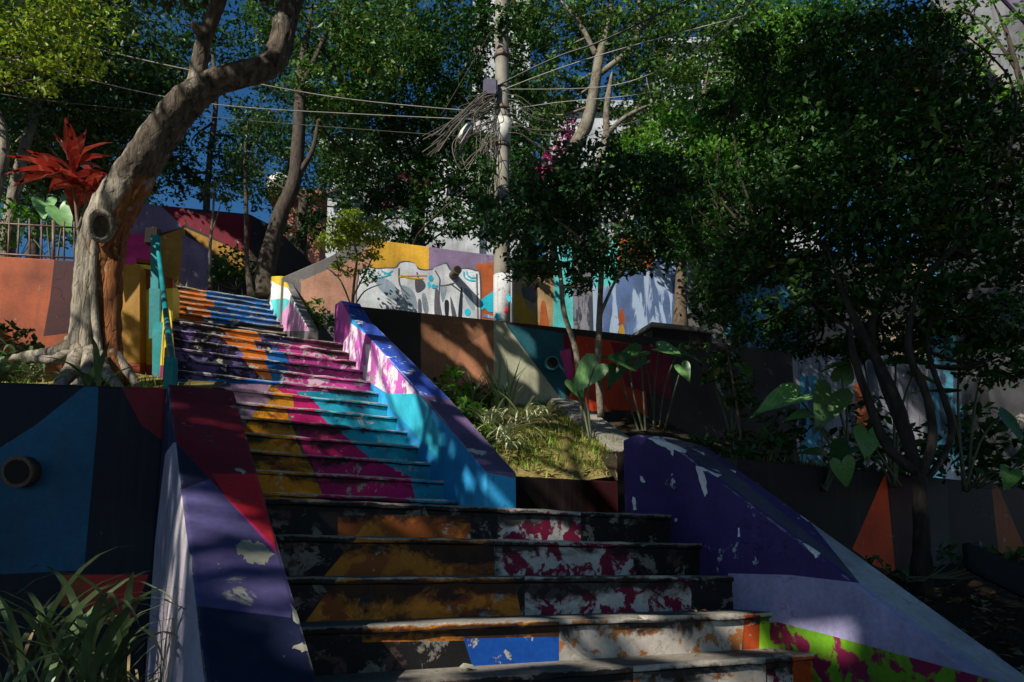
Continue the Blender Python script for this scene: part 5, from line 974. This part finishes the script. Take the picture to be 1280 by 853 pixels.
scatter('foot_grass', ((-3.2, 1.6), (-.7, 1.8), (-1.3, 3.7), (-3.2, 3.6)), zlf, 1800, .22, .012, GRASSD, 305, 1.5)
def litter(name, poly, zf, n, size, mat, seed):
    g = np.random.default_rng(seed); a, b, c, d = [np.array(p[:2], float) for p in poly]; s = g.random((n, 1)); t_ = g.random((n, 1))
    q = (a * (1 - s) + b * s) * (1 - t_) + (d * (1 - s) + c * s) * t_; z = np.array([zf(x, y) for x, y in q]) + .012
    return tag(leaves(name, np.c_[q, z], size, mat, None, seed, .5, 2.5, .05), kind='stuff')
LITM = leaf_mat('fallen_leaf', (.16, .10, .045), var=.5, trans=.05, dead=(.30, .24, .14), df=.3)
litter('fallen_leaves', [U(3.3, 1.6, 0)[:2], U(8, 1.6, 0)[:2], U(8, 4.15, 0)[:2], U(3.3, 4.15, 0)[:2]], zrf, 1900, .07, LITM, 311)
g_ = np.random.default_rng(315); lp = [U(g_.uniform(.6, 2.85), 2.66 + .25 * k + g_.uniform(.01, .12), -.372 + .179 * k + .008) for k in (0, 0, 0, 0, 0, 0, 1, 1, 1, 1, 1, 1, 1) for _ in range(2)]
tag(leaves('tread_leaves', np.array([p[:] for p in lp]), .035, LITM, None, 316, .5, 3.0, .02), kind='stuff')
litter('bank_leaves', gq, zm, 500, .06, LITM, 312); litter('shrub_bed_leaves', [U(3.3, 4.5, 0)[:2], U(10, 4.5, 0)[:2], (9, 11), GK[0]], zr, 900, .09, LITM, 313)

# ------------------------------------------------------------------ utility pole, boxes, tangled cables
CABLE = plain_mat('grey_cable', (.13, .11, .085), .6, 0, .3); CABLEL = plain_mat('pale_cable', (.34, .32, .29), .6); CABLED = plain_mat('black_cable', (.03, .03, .03), .5); POLEM = paint_mat('weathered_pole_concrete', (.27, .25, .20), under=(.2, .18, .15), wear=.42, scale=4, streak=.5); BOXM = plain_mat('white_box_plastic', (.55, .54, .48), .5)
pp = P(628, 420, 10.85); pole = thing('utility_pole', pp, 'tall concrete utility pole wrapped in tangled cables, base painted white', 'utility pole')
px_ = lambda y: P(627.5, y, 10.85)
bm = bmesh.new(); hs = [430, 300, 200, 100, 0, -120]; tube(bm, [px_(y) for y in hs], [.128, .122, .116, .110, .104, .096], 20, .02); new('shaft', bm, POLEM, pole)
bm = bmesh.new(); tube(bm, [px_(425), px_(345)], [.1315, .1285], 20, .01); pb = new('painted_base', bm, PBASE, pole)
for j, (x, y, m) in enumerate(((622, 395, PCYAN), (633, 388, CRIM), (636, 372, PCYAN), (625, 410, PDARK))):
    bm = bmesh.new(); g = random.Random(j); c0 = onplane(x, y, px_(y) + Vector((0, -.136, 0)), Vector((0, -1, 0))); vs = [bm.verts.new(c0 + Vector((math.cos(a) * .035 * g.uniform(.5, 1.3), .012 * abs(math.cos(a)) - .004, math.sin(a) * .06 * g.uniform(.5, 1.3)))) for a in [k * .7 for k in range(9)]]; bm.faces.new(vs); new('graffiti_mark', bm, m, pb)
for y in (74, 140, 186): 
    bm = bmesh.new(); tube(bm, [px_(y) , px_(y - 5)], .128, 18); new('clamp_band', bm, METAL, pole)
bm = bmesh.new(); tube(bm, [px_(182), px_(151)], .135, 18, .03); new('white_sleeve', bm, BOXM, pole)
for x, y, w, h, tl in ((581, 168, .17, .24, .35), (596, 160, .12, .2, .1)):
    c = P(x, y, 10.6); bm = bmesh.new(); tube(bm, [c + Vector((-tl * .2, 0, -h * .5)), c, c + Vector((tl * .2, 0, h * .5))], [w * .42, w * .5, w * .4], 12, .05); new('splice_box', bm, BOXM, pole)
bm = bmesh.new(); box(bm, (-.11, -.08, -.14), (.11, .08, .14)); bmesh.ops.bevel(bm, geom=list(bm.edges), offset=.02, segments=2, affect='EDGES'); new('junction_box', bm, plain_mat('junction_box_purple', (.06, .055, .09), .5), pole, Matrix.Translation(P(613, 112, 10.7)))
bm = bmesh.new(); g = random.Random(77)
def wire(L, r): tube(bm, [P(*p) for p in smooth_path([Vector(p) for p in L], 7)], r, 5, .03)
for i in range(13):                                     # bundle fanning out to the left
    o = g.uniform(-14, 14); wire([(622, 104 + i * 2.5, 10.70), (604, 116 + i * 2 + o * .3, 10.6), (584, 140 + o * .7, 10.45), (566, 158 + o, 10.35), (540 + g.uniform(-14, 10), 182 + o * 1.5, 10.2)], g.choice((.005, .007, .009)))
for i in range(18):                                     # slack loops tied back to the pole
    x = g.uniform(574, 612); y = g.uniform(112, 165); w_ = g.uniform(8, 26); h = g.uniform(18, 62); z = 10.6 + g.uniform(-.12, .05)
    wire([(620, y - 6, 10.7), (x + w_ * .5, y + 4, z), (x - w_ * .4, y + h * .45, z), (x - w_ * .1, y + h, z), (x + w_ * .5, y + h * .75, z), (618, y + h * .4, 10.68)], g.choice((.004, .005, .007)))
for i in range(9):                                      # ends hanging down
    x = 598 + i * 2.1 + g.uniform(-3, 3); y = g.uniform(160, 185); wire([(x + 8, y - 18, 10.66), (x, y, 10.6), (x + g.uniform(-3, 3), y + 24, 10.6), (x + g.uniform(-6, 6), y + g.uniform(40, 78), 10.62)], .005)
for i in range(9):                                      # short runs to the right
    y = 118 + i * 6; o = g.uniform(-8, 18); wire([(634, y, 10.75), (650, y + o * .3, 10.75), (668, y + o * .8 + 8, 10.8), (690 + g.uniform(-14, 14), y + o + 10, 10.85)], g.choice((.004, .006)))
tag(new('cable_tangle', bm, [CABLE], pole), kind='stuff')
def cable(label, L, r=.012, mat=CABLE, group='overhead cables'):
    bm = bmesh.new(); tube(bm, [P(*p) for p in smooth_path([Vector(p) for p in L], 8)], r, 5); o = new('overhead_cable', bm, mat); return tag(o, label, 'cable', group)
cable('upper sunlit cable passing behind the fork of the leaning tree', [(-30, 32, 9), (95, 56, 9.3), (238, 88, 9.6), (420, 122, 10.2), (600, 140, 10.75)], .0075, CABLEL)
cable('lower sunlit cable crossing the dark foliage at the upper left', [(-30, 62, 9), (80, 92, 9.2), (200, 120, 9.5), (300, 134, 9.9), (450, 143, 10.4), (600, 150, 10.75)], .007, CABLEL)
cable('thin dim cable low across the left foliage', [(-30, 112, 9.3), (60, 126, 9.5), (300, 150, 10), (590, 172, 10.75)], .005, CABLE)
cable('thick dark cable rising from the pole to the upper right', [(560, 160, 10.4), (600, 122, 10.7), (640, 98, 10.7), (700, 70, 10.5), (760, 48, 10.2), (900, -20, 9.6)], .014, CABLED)
cable('second cable rising beside the thick one right of the pole', [(575, 180, 10.4), (612, 126, 10.7), (650, 104, 10.7), (760, 66, 10.4), (930, 20, 9.8)], .008, CABLEL)
cable('pale cable leaving the pole to the right under the thick cables', [(630, 138, 10.8), (700, 128, 10.8), (800, 118, 10.6), (960, 90, 10.2), (1100, 60, 9.8)], .0065, CABLEL)
cable('pale cable crossing the sunlit leaves right of the light barked tree', [(630, 112, 10.8), (760, 108, 11), (840, 80, 10.3), (900, 40, 9.6), (960, -20, 9)], .0065, CABLEL)
cable('slack cable drooping from the pole towards the bougainvillea', [(630, 132, 10.8), (650, 165, 10.9), (690, 190, 11.2), (735, 170, 11.6), (800, 150, 11.8)], .007, CABLE)

# ------------------------------------------------------------------ buildings behind the trees
BW = paint_mat('house_white_render', (.36, .38, .40), wear=.3, streak=.3, scale=2); BG = paint_mat('house_grey_render', (.19, .19, .20), wear=.35, streak=.4, scale=2); BR = paint_mat('house_brick_red', (.30, .12, .08), wear=.35, scale=3); GLASS = plain_mat('window_glass', (.03, .04, .05), .12, 0, .2); FRAME = plain_mat('window_frame', (.5, .5, .48), .5); ROOFM = plain_mat('roof_tile', (.24, .10, .07), .8)
def building(name, label, x0, x1, ytop, Y, depth, mat, wins=(), roof=.25, zb=3.5):
    a, b = P(x0, ytop, Y), P(x1, ytop, Y); cx = (a.x + b.x) / 2; t = thing(name, (cx, Y, zb), label, 'building', 'houses behind the trees')
    bm = bmesh.new(); box(bm, (a.x, Y, zb), (b.x, Y + depth, a.z)); new('wall', bm, mat, t)
    bm = bmesh.new(); box(bm, (a.x - roof, Y - roof, a.z + .004), (b.x + roof, Y + depth + roof, a.z + .25)); new('roof', bm, ROOFM if roof > .3 else mat, t)
    for (wx0, wy0, wx1, wy1) in wins:
        p, q = P(wx0, wy0, Y), P(wx1, wy1, Y); bm = bmesh.new(); w = .07
        for lo, hi in (((p.x, Y - .06, q.z), (p.x + w, Y + .02, p.z)), ((q.x - w, Y - .06, q.z), (q.x, Y + .02, p.z)), ((p.x + w, Y - .055, p.z - w), (q.x - w, Y + .02, p.z)), ((p.x + w, Y - .055, q.z), (q.x - w, Y + .02, q.z + w)), (((p.x + q.x) / 2 - .025, Y - .05, q.z + w), ((p.x + q.x) / 2 + .025, Y + .02, p.z - w))): box(bm, lo, hi)
        f = new('window', bm, FRAME, t); bm = bmesh.new(); box(bm, (p.x + w, Y - .012, q.z + w), (q.x - w, Y + .01, p.z - w)); new('pane', bm, GLASS, f)
    return t
building('apartment_building', 'tall white apartment block behind the top of the utility pole', 592, 662, -80, 34, 10, BW, [(598, 20, 610, 56), (640, 20, 652, 56), (598, 92, 610, 128), (640, 92, 654, 128)])
building('house', 'white house seen through the leaves left of the pole', 412, 600, 188, 21, 6, BW, [(430, 215, 452, 250), (470, 215, 492, 250), (512, 215, 534, 250), (556, 215, 578, 250)])
building('house', 'brick house with a red wall left of the forked tree', 345, 402, 250, 24, 5, BR, [(374, 262, 384, 284)], .3)
building('house', 'pale house behind the light barked tree and bougainvillea', 690, 790, 140, 23, 6, BW, [(705, 155, 722, 182), (752, 155, 770, 182)])
building('house', 'white house behind the dark trees at upper right', 830, 1010, 60, 26, 6, BW, [(850, 85, 880, 125), (930, 85, 960, 125)])
# water tank on the brick house
wt = thing('water_tank', P(350, 240, 24.5), 'white round water tank on the roof of the brick house', 'water tank'); c = P(350, 240, 25.0)
bm = bmesh.new(); tube(bm, [c + Vector((0, 0, z)) for z in (-.1, .25, .30, .48)], [.42, .46, .46, .38], 20); new('tank', bm, BOXM, wt)
bm = bmesh.new(); tube(bm, [c + Vector((0, 0, z)) for z in (.482, .56, .62)], [.40, .30, .08], 20); new('lid', bm, BOXM, wt)
# grey building side with a raking edge, top right
gp = [P(x, y, 12.5) for x, y in ((1180, 20), (1300, 165), (1480, 300), (1480, -160), (1240, -160), (1165, 0))]
gb = thing('grey_building', gp[0], 'grey rendered building side with a raking lower edge in the top right corner', 'building'); bm = bmesh.new(); prism(bm, gp, Vector((.6, 3.2, 0))); new('wall', bm, BG, gb)
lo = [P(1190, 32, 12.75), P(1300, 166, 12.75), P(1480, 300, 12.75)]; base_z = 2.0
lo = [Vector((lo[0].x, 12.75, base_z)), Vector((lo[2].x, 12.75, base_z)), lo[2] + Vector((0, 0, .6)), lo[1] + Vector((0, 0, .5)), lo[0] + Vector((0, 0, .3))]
bm = bmesh.new(); prism(bm, lo, Vector((.6, 2.8, 0))); new('lower_wall', bm, paint_mat('shaded_grey_render', (.055, .055, .06), wear=.34, streak=.4, scale=2), gb)  # lower wall's grey darkened to stand for the shade behind the leaves
bm = bmesh.new(); prism(bm, [P(1172, 12, 12.46), P(1178, 4, 12.46), P(1306, 152, 12.46), P(1300, 163, 12.46)], Vector((0, -.05, 0))); new('edge_band', bm, CONCR, gb)
bm = bmesh.new(); prism(bm, [P(1215, -40, 12.46), P(1228, -52, 12.46), P(1330, 60, 12.46), P(1330, 80, 12.46)], Vector((0, -.05, 0))); new('shade_streak', bm, LILAC, gb)  # dark diagonal strip laid on as a shadow streak

# ------------------------------------------------------------------ small things on the ground
def stone(name, label, c, s, seed, mat, cat, sc=(1, 1, 1)):
    bm = bmesh.new(); bmesh.ops.create_icosphere(bm, subdivisions=2, radius=s); g = random.Random(seed)
    for v in bm.verts: v.co *= 1 + g.uniform(-.18, .18); v.co.x *= sc[0]; v.co.y *= sc[1]; v.co.z *= sc[2]
    o = new(name, bm, mat, None, Matrix.Translation(c)); return tag(o, label, cat)
stone('stone', 'small pale stone lying on the lowest visible tread', onplane(583, 838, U(0, 0, -.372), Vector((0, 0, 1))) + Vector((0, 0, .012)), .02, 3, PATCHW, 'stone', (1.3, 1, .7))
for i, (a, b, w, lb) in enumerate((((1212, 712, 4.4), (1310, 760, 4.0), .16, 'dark concrete beam lying on the verge at the right edge'), ((1232, 706, 4.9), (1310, 740, 4.6), .12, 'second dark beam lying behind the first at the right edge'))):
    p, q = P(*a), P(*b); d = (q - p); bm = bmesh.new(); prism(bm, [p, q, q + Vector((0, 0, w)), p + Vector((0, 0, w))], Vector((.06, w, 0))); bmesh.ops.bevel(bm, geom=list(bm.edges), offset=.012, segments=2, affect='EDGES')
    tag(new('concrete_beam', bm, SLATE), lb, 'beam', 'beams on the verge')
